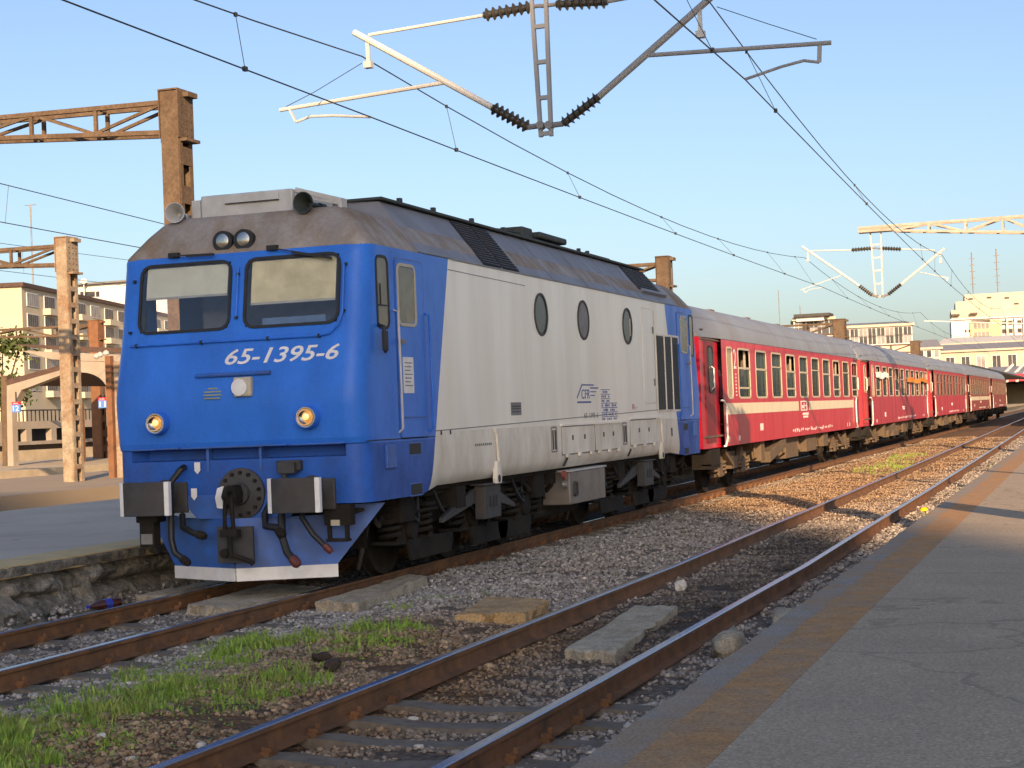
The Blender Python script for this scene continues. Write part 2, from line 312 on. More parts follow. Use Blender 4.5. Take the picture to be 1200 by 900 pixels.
def rustmask(x, y):
    n = vnoise(x*.8, y*.5, 11)*.6 + vnoise(x*2.5, y*2.5, 12)*.4
    far = np.clip((y-11)/6, 0, 1); mid = np.exp(-((x-3.2+.5*far)/(1.3+.6*far))**4); near = np.clip((.5-y)/3, 0, 1)*1.3
    right = np.exp(-((x-ctr(y)-.2)/.9)**4)*.55
    return np.clip(mid*(.25 + .9*far + .75*near)*(.55+.8*n) + right*(.35+.5*n+.3*far), 0, 1.0)
def oil_shade_mask(x, y):  # oil stains, plus shade painted in between the rails of the empty track
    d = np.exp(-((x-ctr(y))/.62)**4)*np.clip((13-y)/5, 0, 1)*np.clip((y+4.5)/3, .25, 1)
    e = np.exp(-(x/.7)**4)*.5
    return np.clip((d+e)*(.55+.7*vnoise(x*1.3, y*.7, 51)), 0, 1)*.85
def sheet(name, xs, ys, hf, mt, kind='structure', attr=None):
    X, Y = np.meshgrid(xs, ys); Z = hf(X, Y); nx, ny = len(xs), len(ys)
    v = np.stack([X, Y, Z], -1).reshape(-1, 3); i = (np.arange(ny-1)[:, None]*nx + np.arange(nx-1)[None]).reshape(-1)
    f = np.stack([i, i+1, i+nx+1, i+nx], -1); me = bpy.data.meshes.new(name)
    me.vertices.add(len(v)); me.vertices.foreach_set('co', v.reshape(-1).astype(np.float32)); me.loops.add(f.size); me.loops.foreach_set('vertex_index', f.reshape(-1).astype(np.int32))
    me.polygons.add(len(f)); me.polygons.foreach_set('loop_start', np.arange(0, f.size, 4, dtype=np.int32)); me.update(calc_edges=True); me.materials.append(mt)
    me.polygons.foreach_set('use_smooth', [True]*len(f))
    if attr is not None:
        a = me.attributes.new('rust', 'FLOAT', 'POINT'); a.data.foreach_set('value', attr(X, Y).reshape(-1).astype(np.float32))
        a = me.attributes.new('oil_shade', 'FLOAT', 'POINT'); a.data.foreach_set('value', oil_shade_mask(X, Y).reshape(-1).astype(np.float32))
    o = bpy.data.objects.new(name, me); COL.objects.link(o); o['kind'] = kind; return o
def bed_material():
    m = bpy.data.materials.new('ballast_bed'); m.use_nodes = True; t = m.node_tree; N = t.nodes; L = t.links; b = N['Principled BSDF']; b.inputs['Roughness'].default_value = .95
    g = N.new('ShaderNodeNewGeometry'); vo = N.new('ShaderNodeTexVoronoi'); vo.inputs['Scale'].default_value = 22; L.new(g.outputs['Position'], vo.inputs[0])
    cr = N.new('ShaderNodeValToRGB'); L.new(vo.outputs['Color'], cr.inputs[0]); e = cr.color_ramp.elements
    e[0].color = (.075, .064, .052, 1); e[1].color = (.24, .21, .175, 1); k = e.new(.6); k.color = (.135, .115, .094, 1)
    at = N.new('ShaderNodeAttribute'); at.attribute_name = 'rust'
    mx = N.new('ShaderNodeMix'); mx.data_type = 'RGBA'; mx.blend_type = 'MULTIPLY'; L.new(at.outputs['Fac'], mx.inputs[0]); L.new(cr.outputs[0], mx.inputs[6]); mx.inputs[7].default_value = (1.05, .60, .30, 1)
    ao = N.new('ShaderNodeAttribute'); ao.attribute_name = 'oil_shade'; mo = N.new('ShaderNodeMix'); mo.data_type = 'RGBA'; mo.blend_type = 'MULTIPLY'
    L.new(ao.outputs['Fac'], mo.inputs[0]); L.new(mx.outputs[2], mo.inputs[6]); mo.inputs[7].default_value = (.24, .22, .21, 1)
    L.new(mo.outputs[2], b.inputs['Base Color'])
    bp = N.new('ShaderNodeBump'); bp.inputs['Strength'].default_value = .9; bp.inputs['Distance'].default_value = .04; bp.invert = True
    L.new(vo.outputs['Distance'], bp.inputs['Height']); L.new(bp.outputs[0], b.inputs['Normal']); return m
BEDM = bed_material()
EARTH = mat('dusty_earth', (.20, .17, .13), .95, var=.2, scale=.4)
def cracks(m):
    t = m.node_tree; N = t.nodes; L = t.links; b = N['Principled BSDF']; src = b.inputs['Base Color'].links[0].from_socket
    g = N.new('ShaderNodeNewGeometry'); nz = N.new('ShaderNodeTexNoise'); nz.inputs['Scale'].default_value = 1.6; nz.inputs['Detail'].default_value = 4; L.new(g.outputs['Position'], nz.inputs[0])
    ad = N.new('ShaderNodeVectorMath'); ad.operation = 'MULTIPLY_ADD'; L.new(nz.outputs['Color'], ad.inputs[0]); ad.inputs[1].default_value = (.9, .9, .9); L.new(g.outputs['Position'], ad.inputs[2])
    v = N.new('ShaderNodeTexVoronoi'); v.feature = 'DISTANCE_TO_EDGE'; v.inputs['Scale'].default_value = .27; L.new(ad.outputs[0], v.inputs[0])
    r = N.new('ShaderNodeMapRange'); r.inputs[1].default_value = .002; r.inputs[2].default_value = .010; r.inputs[3].default_value = .74; r.inputs[4].default_value = 1; L.new(v.outputs['Distance'], r.inputs[0])
    f = N.new('ShaderNodeTexVoronoi'); f.inputs['Scale'].default_value = 7; L.new(g.outputs['Position'], f.inputs[0])
    q = N.new('ShaderNodeMapRange'); q.inputs[1].default_value = .05; q.inputs[2].default_value = .09; q.inputs[3].default_value = 1.7; q.inputs[4].default_value = 1; L.new(f.outputs['Distance'], q.inputs[0])
    mu = N.new('ShaderNodeMath'); mu.operation = 'MULTIPLY'; L.new(r.outputs[0], mu.inputs[0]); L.new(q.outputs[0], mu.inputs[1])
    h = N.new('ShaderNodeHueSaturation'); L.new(src, h.inputs['Color']); L.new(mu.outputs[0], h.inputs['Value']); L.new(h.outputs[0], b.inputs['Base Color']); return m
ASPH = mat('worn_asphalt', (.36, .285, .20), .9, fine=.34, fscale=62, var=.10, scale=1.2, dirt=(.34, .27, .20), damt=.55, dscale=.5, bump=.25, bscale=170)
ASPHL = mat('pale_asphalt', (.50, .44, .355), .9, fine=.22, fscale=60, var=.10, scale=1.0, dirt=(.15, .145, .14), damt=.5, dscale=.5, bump=.2, bscale=120)
STRIPE = mat('worn_ochre_stripe', (.40, .20, .072), .9, fine=.3, fscale=62, var=.2, scale=6, dirt=(.27, .22, .17), damt=.85, dscale=2.6, bump=.25, bscale=170)
EDGE = mat('platform_edge_concrete', (.25, .225, .19), .9, fine=.32, fscale=55, var=.14, scale=5, dirt=(.36, .20, .085), damt=.8, dscale=1.4, bump=.3, bscale=120)
STRIPEL = mat('dusty_yellow_stripe', (.56, .40, .18), .9, var=.15, scale=6, dirt=(.36, .31, .23), damt=.5, dscale=2.5, bump=.2, bscale=120)
DUST = mat('pale_dusty_paving', (.30, .24, .17), .95, var=.12, scale=1, dirt=(.26, .19, .13), damt=.5, dscale=.5, bump=.2, bscale=60)
def st(name, mb, mt): o = mb.build(name, mt); o['kind'] = 'structure'; return o
cracks(ASPH); cracks(ASPHL)
st('ground', MB().add([(-2600, -2600, -.5), (2600, -2600, -.5), (2600, 3600, -.5), (-2600, 3600, -.5)], [(0, 1, 2, 3)]), EARTH)
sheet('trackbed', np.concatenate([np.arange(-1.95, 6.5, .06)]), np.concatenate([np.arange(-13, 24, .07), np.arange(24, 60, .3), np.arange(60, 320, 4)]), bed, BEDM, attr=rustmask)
def chipped_edge():
    ys = np.concatenate([[-45, -10], np.arange(-9, 30, .045), np.arange(30, 300, 8)]); mb = MB()
    for y in ys:
        n = .022*(float(vnoise(np.array(y*2.3), np.array(1.), 61))-.5) + .03*max(0, float(vnoise(np.array(y*7.), np.array(2.), 62))-.72)*3 if -10 < y < 30 else 0
        mb.v += [(6.43+n*.4, y, -.45), (6.43+n*.6, y, .165), (6.437+n, y, .2), (6.65, y, .2)]
    for i in range(len(ys)-1):
        for k in range(3): mb.f.append((i*4+k, i*4+k+1, i*4+5+k, i*4+4+k)); mb.mi.append(0)
    return mb
st('platform_edge', chipped_edge(), EDGE)
st('platform_stripe', MB().box(6.652, 7.02, -45, 300, -.45, .201), STRIPE)
st('platform', MB().box(7.022, 34, -45, 300, -.45, .2), ASPH)
st('platform_stripe', MB().box(-2.5, -1.78, -12, 300, .33, .452), STRIPEL)
st('platform', MB().box(-9.75, -2.502, -12, 300, -.45, .45), ASPHL)
st('platform', MB().box(-24, -14.35, -12, 300, -.45, .45), DUST)
PALEW = mat('pale_sunlit_wall', (.47, .39, .27), .9, var=.15, scale=1.5, dirt=(.33, .25, .16), damt=.7, dscale=.9, bump=.3, bscale=12)
st('platform', MB().box(-46, -31.2, 8, 300, -.45, .45), PALEW)
# crumbling face under the coping of the platform on the far side of the train
def crumbly():
    ys = np.concatenate([np.arange(-6, 8, .035), np.arange(8, 60, 1.0), np.arange(60, 300, 20)]); ts = np.linspace(0, 1, 26)
    Y, T = np.meshgrid(ys, ts, indexing='ij')
    Z = .445 - T*.66
    base = -1.80 + .34*np.clip(T-.55, 0, 1)**1.2*2.0
    n = (vnoise(Y*2.2, Z*6, 21)-.5)*.16 + (vnoise(Y*7, Z*14, 22)-.5)*.09 + (vnoise(Y*19, Z*30, 23)-.5)*.04
    cop = (T < .17)
    X = np.where(cop, -1.765 + (vnoise(Y*9, Z*9, 24)-.5)*.035, base + n - .07*np.exp(-((T-.22)/.05)**2) - .10*np.exp(-((T-.52)/.05)**2)*(vnoise(Y*1.5, Y*0, 26) > .4))
    X[:, 0] = -1.785
    Z = Z + np.where(T > .05, (vnoise(Y*5, X*5, 27)-.5)*.03, 0)
    v = np.stack([X, Y, Z], -1).reshape(-1, 3); nt_ = len(ts); i = (np.arange(len(ys)-1)[:, None]*nt_+np.arange(nt_-1)[None]).reshape(-1)
    f = np.stack([i, i+1, i+nt_+1, i+nt_], -1)
    mb = MB(); mb.v = [tuple(p) for p in v]; mb.f = [tuple(int(k) for k in q) for q in f]; mb.mi = [0]*len(mb.f)
    o = mb.build('platform_wall', ROCK); o['kind'] = 'structure'; tag(o, 'crumbling masonry face of the platform left of the locomotive', 'wall')
crumbly()

# ------------------------------------------------------------------ railway tracks
def rail_profile():
    return [(-.07, -.16), (.07, -.16), (.07, -.148), (.012, -.13), (.009, -.045), (.035, -.034), (.036, -.006), (.028, 0), (-.028, 0), (-.036, -.006), (-.035, -.034), (-.009, -.045), (-.012, -.13), (-.07, -.148)]
def make_rail(root, path, side):
    pr = rail_profile(); n = len(pr); mb = MB()
    for x, y in path: mb.v += [(x+side*.7535+p, y, q) for p, q in pr]
    for i in range(len(path)-1):
        for k in range(n):
            mb.f.append((i*n+k, i*n+(k+1) % n, (i+1)*n+(k+1) % n, (i+1)*n+k)); mb.mi.append(1 if k in (6, 7, 8) else 0)
    mb.f += [tuple(range(n-1, -1, -1)), tuple((len(path)-1)*n+k for k in range(n))]; mb.mi += [0, 0]
    return mb.build('rail', [RAILSIDE, RAILTOP], root)
def make_track(label, path, sleeper_ys, cf, group='railway tracks', mt=SLEEP):
    root = thing('railway_track', label, 'railway track', (0, 0, 0), 0, group)
    for s in (-1, 1): make_rail(root, path, s)
    for y in sleeper_ys:
        c = float(cf(y)); mb = MB()
        for a, b, z0, z1 in ((-1.25, -.45, -.165, -.165), (-.45, .45, -.165, -.165), (.45, 1.25, -.165, -.165)): pass
        prof = [(-1.25, -.172), (-.9, -.158), (-.55, -.158), (-.28, -.185), (0, -.192), (.28, -.185), (.55, -.158), (.9, -.158), (1.25, -.172)]
        j = [random.uniform(-.012, .012) for _ in range(2)]
        for px, pz in prof: mb.v += [(c+px, y-.13+j[0], -.34), (c+px, y-.11+j[0], pz), (c+px, y+.11+j[1], pz), (c+px, y+.13+j[1], -.34)]
        for i in range(8):
            for k in range(4): mb.f.append((i*4+k, i*4+(k+1) % 4, i*4+4+(k+1) % 4, i*4+4+k)); mb.mi.append(0)
        mb.f += [(3, 2, 1, 0), (32, 33, 34, 35)]; mb.mi += [0, 0]; mb.k = 1
        for s in (-1, 1):                 # base plates with clips and bolts
            x = c+s*.7535
            for e in (-1, 1):
                mb.box(x+e*.075-.03, x+e*.075+.03, y-.055, y+.055, -.158, -.128); mb.bar((x+e*.10, y, -.14), (x+e*.10, y, -.075), .03, .03); mb.bar((x+e*.115, y-.03, -.12), (x+e*.05, y-.03, -.115), .03, .025)
        mb.build('sleeper', [mt, RAILSIDE], root)
    return root
yp = [-14, -11, -8, -5, -2.5, 0, 1.5, 3, 6, 9, 13, 18, 28, 40, 60, 79, 100, 127, 200, 300]
make_track('empty rusty track between the train and the near platform', [(float(ctr(y)), y) for y in yp], np.arange(-12.2, -4.9, .6), ctr)
make_track('track the passenger train stands on', [(0., y) for y in (-14, 0, 20, 60, 120, 300)], np.arange(-7.1, 30, .62), lambda y: 0.)
make_track('rusty track between the sunlit platforms in the left background', [(-27.6, y) for y in (0, 60, 300)], [], lambda y: 0.)

# loose ballast stones: many small angular stones, one object of stuff
def ico():
    p = (1+5**.5)/2; v = np.array([(-1, p, 0), (1, p, 0), (-1, -p, 0), (1, -p, 0), (0, -1, p), (0, 1, p), (0, -1, -p), (0, 1, -p), (p, 0, -1), (p, 0, 1), (-p, 0, -1), (-p, 0, 1)], float)
    f = np.array([(0, 11, 5), (0, 5, 1), (0, 1, 7), (0, 7, 10), (0, 10, 11), (1, 5, 9), (5, 11, 4), (11, 10, 2), (10, 7, 6), (7, 1, 8), (3, 9, 4), (3, 4, 2), (3, 2, 6), (3, 6, 8), (3, 8, 9), (4, 9, 5), (2, 4, 11), (6, 2, 10), (8, 6, 7), (9, 8, 1)])
    return v/np.linalg.norm(v[0]), f
def stones(name, pos, size, mt, rust):
    V, F = ico(); n = len(pos)
    v = V[None]*(1+rng.uniform(-.32, .32, (n, 12, 1)))
    sc = size[:, None, None]*rng.uniform(.6, 1.25, (n, 1, 3))*np.array([1, 1, .72]); v = v*sc
    a = rng.uniform(0, 2*PI, n); b = rng.uniform(-.6, .6, n); ca, sa, cb, sb = np.cos(a), np.sin(a), np.cos(b), np.sin(b)
    x, y, z = v[..., 0].copy(), v[..., 1].copy(), v[..., 2].copy()
    y2 = y*cb[:, None]-z*sb[:, None]; z2 = y*sb[:, None]+z*cb[:, None]
    v = np.stack([x*ca[:, None]-y2*sa[:, None], x*sa[:, None]+y2*ca[:, None], z2], -1) + pos[:, None, :]
    f = (F[None] + (np.arange(n)*12)[:, None, None]).reshape(-1, 3); me = bpy.data.meshes.new(name)
    me.vertices.add(n*12); me.vertices.foreach_set('co', v.reshape(-1).astype(np.float32)); me.loops.add(f.size); me.loops.foreach_set('vertex_index', f.reshape(-1).astype(np.int32))
    me.polygons.add(len(f)); me.polygons.foreach_set('loop_start', np.arange(0, f.size, 3, dtype=np.int32)); me.update(calc_edges=True); me.materials.append(mt)
    at = me.attributes.new('rust', 'FLOAT', 'POINT'); at.data.foreach_set('value', np.repeat(rust, 12).astype(np.float32))
    at = me.attributes.new('oil_shade', 'FLOAT', 'POINT'); at.data.foreach_set('value', np.repeat(oil_shade_mask(pos[:, 0], pos[:, 1]), 12).astype(np.float32))
    o = bpy.data.objects.new(name, me); COL.objects.link(o); o['kind'] = 'stuff'; return o
def scatter():
    P = []; Sz = []
    for x0, x1, y0, y1, dens, s0, s1 in ((-1.6, 6.42, -9.5, 3, 1150, .006, .027), (-1.6, 6.42, 3, 12, 430, .014, .032), (.8, 6.42, 12, 30, 300, .010, .026), (.8, 6.42, 30, 70, 110, .012, .030)):
        n = int((x1-x0)*(y1-y0)*dens); x = rng.uniform(x0, x1, n); y = rng.uniform(y0, y1, n)
        s = s0 + (s1-s0)*rng.random(n)**2.2; dx = np.abs(x-ctr(y)); near = np.minimum(np.abs(dx-.7535), np.abs(np.abs(x)-.7535)) > .085
        clump = vnoise(x*1.7, y*1.7, 31) + .55*vnoise(x*6, y*6, 32)
        keep = near & (clump > .36) 
        ph = (y+12.2) % .6; on = (dx < 1.2) & (np.minimum(ph, .6-ph) < .10) & (rng.random(n) < .8) & (y < 8)   # sleepers stay mostly clear
        keep &= ~on
        x, y, s = x[keep], y[keep], s[keep]; P.append(np.stack([x, y, bed(x, y)+s*.25], -1)); Sz.append(s)
    n = 650; y = rng.uniform(-5, 3.8, n); x = -1.72 + .75*rng.random(n)**1.5; s = .012+.032*rng.random(n)**2.5; P.append(np.stack([x, y, np.maximum(bed(x, y), -.16+np.clip((-1.35-x)*.30, 0, .14))+s*.2], -1)); Sz.append(s)
    P = np.concatenate(P); Sz = np.concatenate(Sz); k = np.where(rng.random(len(Sz)) < .012, 1.9, 1.0); Sz = Sz*k
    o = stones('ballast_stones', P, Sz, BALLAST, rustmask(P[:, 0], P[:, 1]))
    tag(o, 'loose grey and rusty ballast stones covering the trackbed', 'ballast')
scatter()
def grass():
    vs = []; fs = []; n = 0
    spots = []
    def patch(cx, cy, rx, ry, num, h):
        for _ in range(max(3, num//10)):
            a = random.uniform(0, 2*PI); q = random.random()**.5; tx, ty = cx+rx*q*math.cos(a), cy+ry*q*math.sin(a); th = h*random.choice((.3, .45, .6, .8, 1.15)); tr = random.uniform(.015, .07)
            for _ in range(random.randint(4, 17)): spots.append((tx+random.gauss(0, tr), ty+random.gauss(0, tr), .85*th*random.uniform(.4, 1.1)))
    for cx, cy, rx, ry, num, h in ((2.0, -5.7, .75, 1.0, 4600, .13), (2.65, -4.5, .65, .9, 3600, .10), (1.75, -3.6, .5, .9, 2400, .10), (1.6, -2.4, .5, .9, 2600, .11), (2.3, -2.2, .55, .8, 2400, .12), (2.75, -1.9, .4, .5, 900, .10),
                                   (1.7, -6.9, .7, .8, 2200, .13), (2.55, -6.9, .55, .6, 2200, .09), (2.3, -7.5, .7, .5, 2200, .10), (2.95, -5.6, .4, .8, 900, .06), (3.0, -3.0, .3, 1.2, 500, .05), (1.2, -1.2, .25, .9, 500, .06), (1.95, .2, .12, .2, 260, .09), (2.25, .9, .35, .5, 500, .05), (2.3, 5.7, .16, .3, 240, .08), (2.9, 34, .7, 4.5, 2600, .13), (2.6, 43, .6, 3, 1300, .13), (6.2, 22, .14, 5, 1500, .15), (6.2, 32, .14, 5, 1200, .15), (6.25, 12.5, .10, 1, 160, .12), (6.1, -1.9, .08, .12, 90, .10), (1.35, -2.6, .06, .06, 24, .22)):
        patch(cx, cy, rx, ry, num, h)
    for x, y, h in spots:
        nz = float(vnoise(np.array(x*2.6), np.array(y*2.6), 41))*.6 + float(vnoise(np.array(x*9.), np.array(y*9.), 42))*.4
        if nz < .32 + .16*random.random(): continue
        h *= .35 + 1.1*max(0, nz-.32)*2
        z = float(bed(np.array(x), np.array(y)))-.005; a = random.uniform(0, 2*PI); w = random.choice((.0022, .003, .004, .006, .011)); l = random.uniform(.1, .7)*h; b = random.uniform(0, 2*PI)
        dx, dy = math.cos(a)*w, math.sin(a)*w; lx, ly = math.cos(b)*l, math.sin(b)*l
        vs += [(x-dx, y-dy, z), (x+dx, y+dy, z), (x+dx*.8+lx*.4, y+dy*.8+ly*.4, z+h*.6), (x-dx*.8+lx*.4, y-dy*.8+ly*.4, z+h*.6), (x+lx, y+ly, z+h)]
        fs += [(n, n+1, n+2, n+3), (n+3, n+2, n+4)]; n += 5
    for _ in range(4200):
        cx, cy = random.choice(((2.5, -7.1), (2.6, -6.2), (2.0, -5.6), (2.4, -4.6), (1.7, -3.4), (1.8, -6.7), (2.2, -2.3))); x = cx+random.gauss(0, .5); y = cy+random.gauss(0, .6); z = float(bed(np.array(x), np.array(y)))+random.uniform(.005, .03)
        a = random.uniform(0, 2*PI); l = random.uniform(.008, .022); w = l*.6; t = random.uniform(-.3, .6)*l; c_, s_ = math.cos(a), math.sin(a)
        vs += [(x-c_*l, y-s_*l, z), (x+s_*w, y-c_*w, z+t*.5), (x+c_*l, y+s_*l, z+t), (x-s_*w, y+c_*w, z+t*.5)]; fs.append((n, n+1, n+2, n+3)); n += 4
    mb = MB(); mb.v = vs; mb.f = fs; mb.mi = [0]*len(fs); o = mb.build('grass', GRASS, fix=False); o['kind'] = 'stuff'
    tag(o, 'green grass and weeds growing on the ballast between the tracks', 'grass')
grass()

# ------------------------------------------------------------------ locomotive
LL = 17.0
loco = thing('locomotive', 'blue and white diesel locomotive numbered 65-1395-6 at the head of the train', 'locomotive', (0, 8.5, 0))
LO = bpy.data.objects.new('tmp', None)   # local frame origin: world = local + (0,8.5,0); parts are built in world numbers and shifted
SH = Vector((0, -8.5, 0))
def lp(mb, name, mats, parent=None, each=False, **k):       # a locomotive part from world coordinates
    mb.v = [(x, y-8.5, z) for x, y, z in mb.v] ; return (mb.each if each else mb.build)(name, mats, parent if parent is not None else loco, **k)
SIDEY = [.97, 1.24, 1.50, 2.02, 2.75, 3.4, 5.0, 8.5, 12.0, 13.6, 14.25, 14.98, 15.50, 15.76, 16.03]
FRX = [-1.185, -.105, 0, .105, 1.185]
def contour(z, y0, w=1.5, r=.22):
    k = w/1.5; pts = []
    for x in FRX: pts.append((x*k, y0, z))                                   # front, left to right
    if y0 == .70: y0 = .50
    for i in range(6): a = R(-90+90*i/5); pts.append((w-r+r*math.cos(a), y0+r+r*math.sin(a), z))
    for y in SIDEY: pts.append((w, y, z))
    for i in range(6): a = R(90*i/5); pts.append((w-r+r*math.cos(a), LL-y0-r+r*math.sin(a), z))
    for x in FRX[::-1]: pts.append((x*k, LL-y0, z))
    for i in range(6): a = R(90+90*i/5); pts.append((-w+r+r*math.cos(a), LL-y0-r+r*math.sin(a), z))
    for y in SIDEY[::-1]: pts.append((-w, y, z))
    for i in range(6): a = R(180+90*i/5); pts.append((-w+r+r*math.cos(a), y0+r+r*math.sin(a), z))
    return pts
LEV = [(.93, .52), (1.02, .515), (1.14, .505), (1.3, .50), (1.425, .50), (1.435, .70), (1.548, .70), (1.558, .475), (1.62, .455), (1.95, .425), (2.10, .42), (2.2, .435), (2.84, .60), (3.50, .715), (3.57, .728), (3.64, .735), (3.665, .75)]
def body():
    mb = MB(); n = len(contour(1, .5))
    for z, y0 in LEV:
        c = contour(z, y0)
        for i, (x, y, zz) in enumerate(c):
            if abs(x) > 1.49 and 2.7 < y < 14.3:                             # white skirt tucks in at the bottom
                if z < .95: x, zz = math.copysign(1.40, x), 1.0
                elif z < 1.05: x, zz = math.copysign(1.455, x), 1.055
                elif z < 1.2: x = math.copysign(1.49, x)
            mb.v.append((x, y, zz))
    ns = len(SIDEY); f0 = 0
    for l in range(len(LEV)-1):
        z0, z1 = LEV[l][0], LEV[l+1][0]
        for i in range(n):
            j = (i+1) % n; a = mb.v[l*n+i]; b = mb.v[l*n+j]; cx, cy_ = (a[0]+b[0])/2, (a[1]+b[1])/2
            if z0 >= 2.84 and z1 <= 3.571 and .105 < abs(cx) < 1.185 and abs(a[0]-b[0]) > .5: continue     # windscreens
            if z0 >= 2.84 and z1 <= 3.501 and abs(cx) > 1.49 and (abs(min(cy_, LL-cy_)-1.105) < .1 or abs(min(cy_, LL-cy_)-1.76) < .1): continue
            mb.f.append((l*n+i, l*n+j, (l+1)*n+j, (l+1)*n+i)); mb.mi.append(0)
    mb.f.append(tuple(range(n-1, -1, -1))); mb.mi.append(0)
    mb.v = [(x, y-8.5, z) for x, y, z in mb.v]
    me = bpy.data.meshes.new('body'); me.from_pydata(mb.v, [], mb.f)
    bm = bmesh.new(); bm.from_mesh(me)
    no = Vector((0, 1, -.30)).normalized()
    for s, y in ((1, 3.13), (-1, LL-3.13)):
        p = Vector((0, y-8.5, 3.67)); nn = Vector((0, 1, -.30*s)).normalized()
        bmesh.ops.bisect_plane(bm, geom=bm.verts[:]+bm.edges[:]+bm.faces[:], plane_co=p, plane_no=nn)
    bmesh.ops.bisect_plane(bm, geom=bm.verts[:]+bm.edges[:]+bm.faces[:], plane_co=(0, 0, 1.62), plane_no=(0, 0, 1))
    for f in bm.faces:
        c = f.calc_center_median(); e = .30*(3.67-c.z); y = c.y+8.5
        f.material_index = (1 if c.z > 1.62 else 2) if 3.13-e < y < LL-3.13+e and abs(c.x) > 1.2 else (3 if c.z < 1.55 else 0)
    bmesh.ops.recalc_face_normals(bm, faces=bm.faces); bm.to_mesh(me); bm.free()
    for x in (BLUE, SILV, SILVL, BLUEL): me.materials.append(x)
    me.polygons.foreach_set('use_smooth', [True]*len(me.polygons)); me.set_sharp_from_angle(angle=R(28))
    o = bpy.data.objects.new('body', me); COL.objects.link(o); o.parent = loco; return o
BODY = body()
# roof: rusty cab roofs at both ends and the raised engine hood between them
def cab_roof():
    mb = MB(); lv = [(3.64, .745, 1.488, .2), (3.69, .755, 1.475, .18), (3.92, .92, 1.285, .13), (4.06, 1.03, 1.15, .12), (4.125, 1.11, 1.04, .14), (4.15, 1.25, .88, .16), (4.16, 1.6, .55, .2)]
    n = None
    for z, y0, w, r in lv:
        pts = []
        for x in (-1, -.5, 0, .5, 1): pts.append(((w-r)*x, y0, z))
        for i in range(1, 7): a = R(-90+90*i/6); pts.append((w-r+r*math.cos(a), y0+r+r*math.sin(a), z))
        for y in (2.3, 5, 8.5, 12, 14.7): pts.append((w, max(y, y0+r+.05), z))
        h = [(x, LL-y, zz) for x, y, zz in pts[::-1]][6-1+0:]
        # rear half mirrored
        for i in range(6): a = R(90*i/6); pts.append((w-r+r*math.cos(a), LL-y0-r+r*math.sin(a), z))
        for x in (1, .5, 0, -.5, -1): pts.append(((w-r)*x, LL-y0, z))
        for i in range(1, 7): a = R(90+90*i/6); pts.append((-(w-r)+r*math.cos(a), LL-y0-r+r*math.sin(a), z))
        for y in (14.7, 12, 8.5, 5, 2.3): pts.append((-w, y, z))
        for i in range(6): a = R(180+90*i/6); pts.append((-(w-r)+r*math.cos(a), y0+r+r*math.sin(a), z))
        n = len(pts); mb.v += pts
    for l in range(len(lv)-1):
        for i in range(n): j = (i+1) % n; mb.f.append((l*n+i, l*n+j, (l+1)*n+j, (l+1)*n+i)); mb.mi.append(0)
    mb.f.append(tuple((len(lv)-1)*n+i for i in range(n))); mb.mi.append(0)
    return lp(mb, 'roof', [RUSTROOF], smooth=True)
ROOF = cab_roof()
mb = MB()                                                     # rain gutter along the eave
for s in (-1, 1): mb.bar((s*1.502, 3.2, 3.672), (s*1.502, 13.8, 3.672), .02, .02)
lp(mb, 'gutter', ROOFG)
# hood: trapezoid, front and rear cut on a slant
def hoodpt(s, t, Y): return (s*(1.492-.585*t), Y, 3.68+.655*t)
mb = MB(); sec = []
for Y0, Y1, in ((2.2, 2.5), (14.95, 14.6)):
    sec.append([hoodpt(-1, 0, Y0), hoodpt(-1, 1, Y1), (0, Y1, 4.365), hoodpt(1, 1, Y1), hoodpt(1, 0, Y0)])
mb.add(sec[0]+sec[1], [(0, 1, 6, 5), (1, 2, 7, 6), (2, 3, 8, 7), (3, 4, 9, 8), (4, 3, 2, 1, 0), (5, 6, 7, 8, 9)])
HOOD = lp(mb, 'roof_hood', [ROOFG])
mb = MB().box(-.96, .96, 2.46, 14.62, 4.350, 4.385)
lp(mb, 'roof_walkway', SOOT_SHADE, HOOD, bevel=.008)
def hood_panel(name, Y0, Y1, t0, t1, mt, parent, off=.006, slats=0, sm=None):
    mb = MB(); n = Vector((.655, 0, .585)).normalized()
    a = [Vector(hoodpt(1, t, Y)) for t, Y in ((t0, Y0-.3*(1-t0)+.0), (t0, Y1-.3*(1-t0)), (t1, Y1-.3*(1-t1)), (t1, Y0-.3*(1-t1)))]
    mb.add([p+n*.001 for p in a]+[p+n*off for p in a], [(3, 2, 1, 0), (4, 5, 6, 7), (0, 1, 5, 4), (1, 2, 6, 5), (2, 3, 7, 6), (3, 0, 4, 7)])
    o = lp(mb, name, mt, parent)
    if slats:
        mb = MB()
        for i in range(slats):
            t = t0 + (t1-t0)*(i+.5)/slats; y = .3*(1-t)
            mb.bar(Vector(hoodpt(1, t, Y0-y+.03))+n*(off+.006), Vector(hoodpt(1, t, Y1-y-.03))+n*(off+.006), .022, .012, up=n)
        lp(mb, 'slats', sm, o)
    return o
for y0, y1 in ((4.73, 5.40), (5.47, 6.12)): hood_panel('vent_grille', y0, y1, .02, .97, BLACK, HOOD, .012, 16, DARKG)
for i in range(4): hood_panel('vent_grille', 13.0+i*.41, 13.0+i*.41+.37, .30, .97, BLACK, HOOD, .012, 10, DARKG)
hood_panel('sill', 13.0, 14.7, .20, .27, ROOFG, HOOD, .06)
for y in (2.5, 7.6, 9.4, 11.2, 12.6): hood_panel('seam', y, y+.03, 0, .99, ROOFG, HOOD, .006)
mb = MB()                                                     # things standing on the walkway
mb.box(.35, .75, 8.3, 8.75, 4.386, 4.60).box(.30, .85, 8.85, 10.2, 4.46, 4.56).box(.4, .7, 8.9, 9.9, 4.386, 4.46)
lp(mb, 'exhaust_silencer', SOOT_SHADE, HOOD, bevel=.03)
mb = MB()
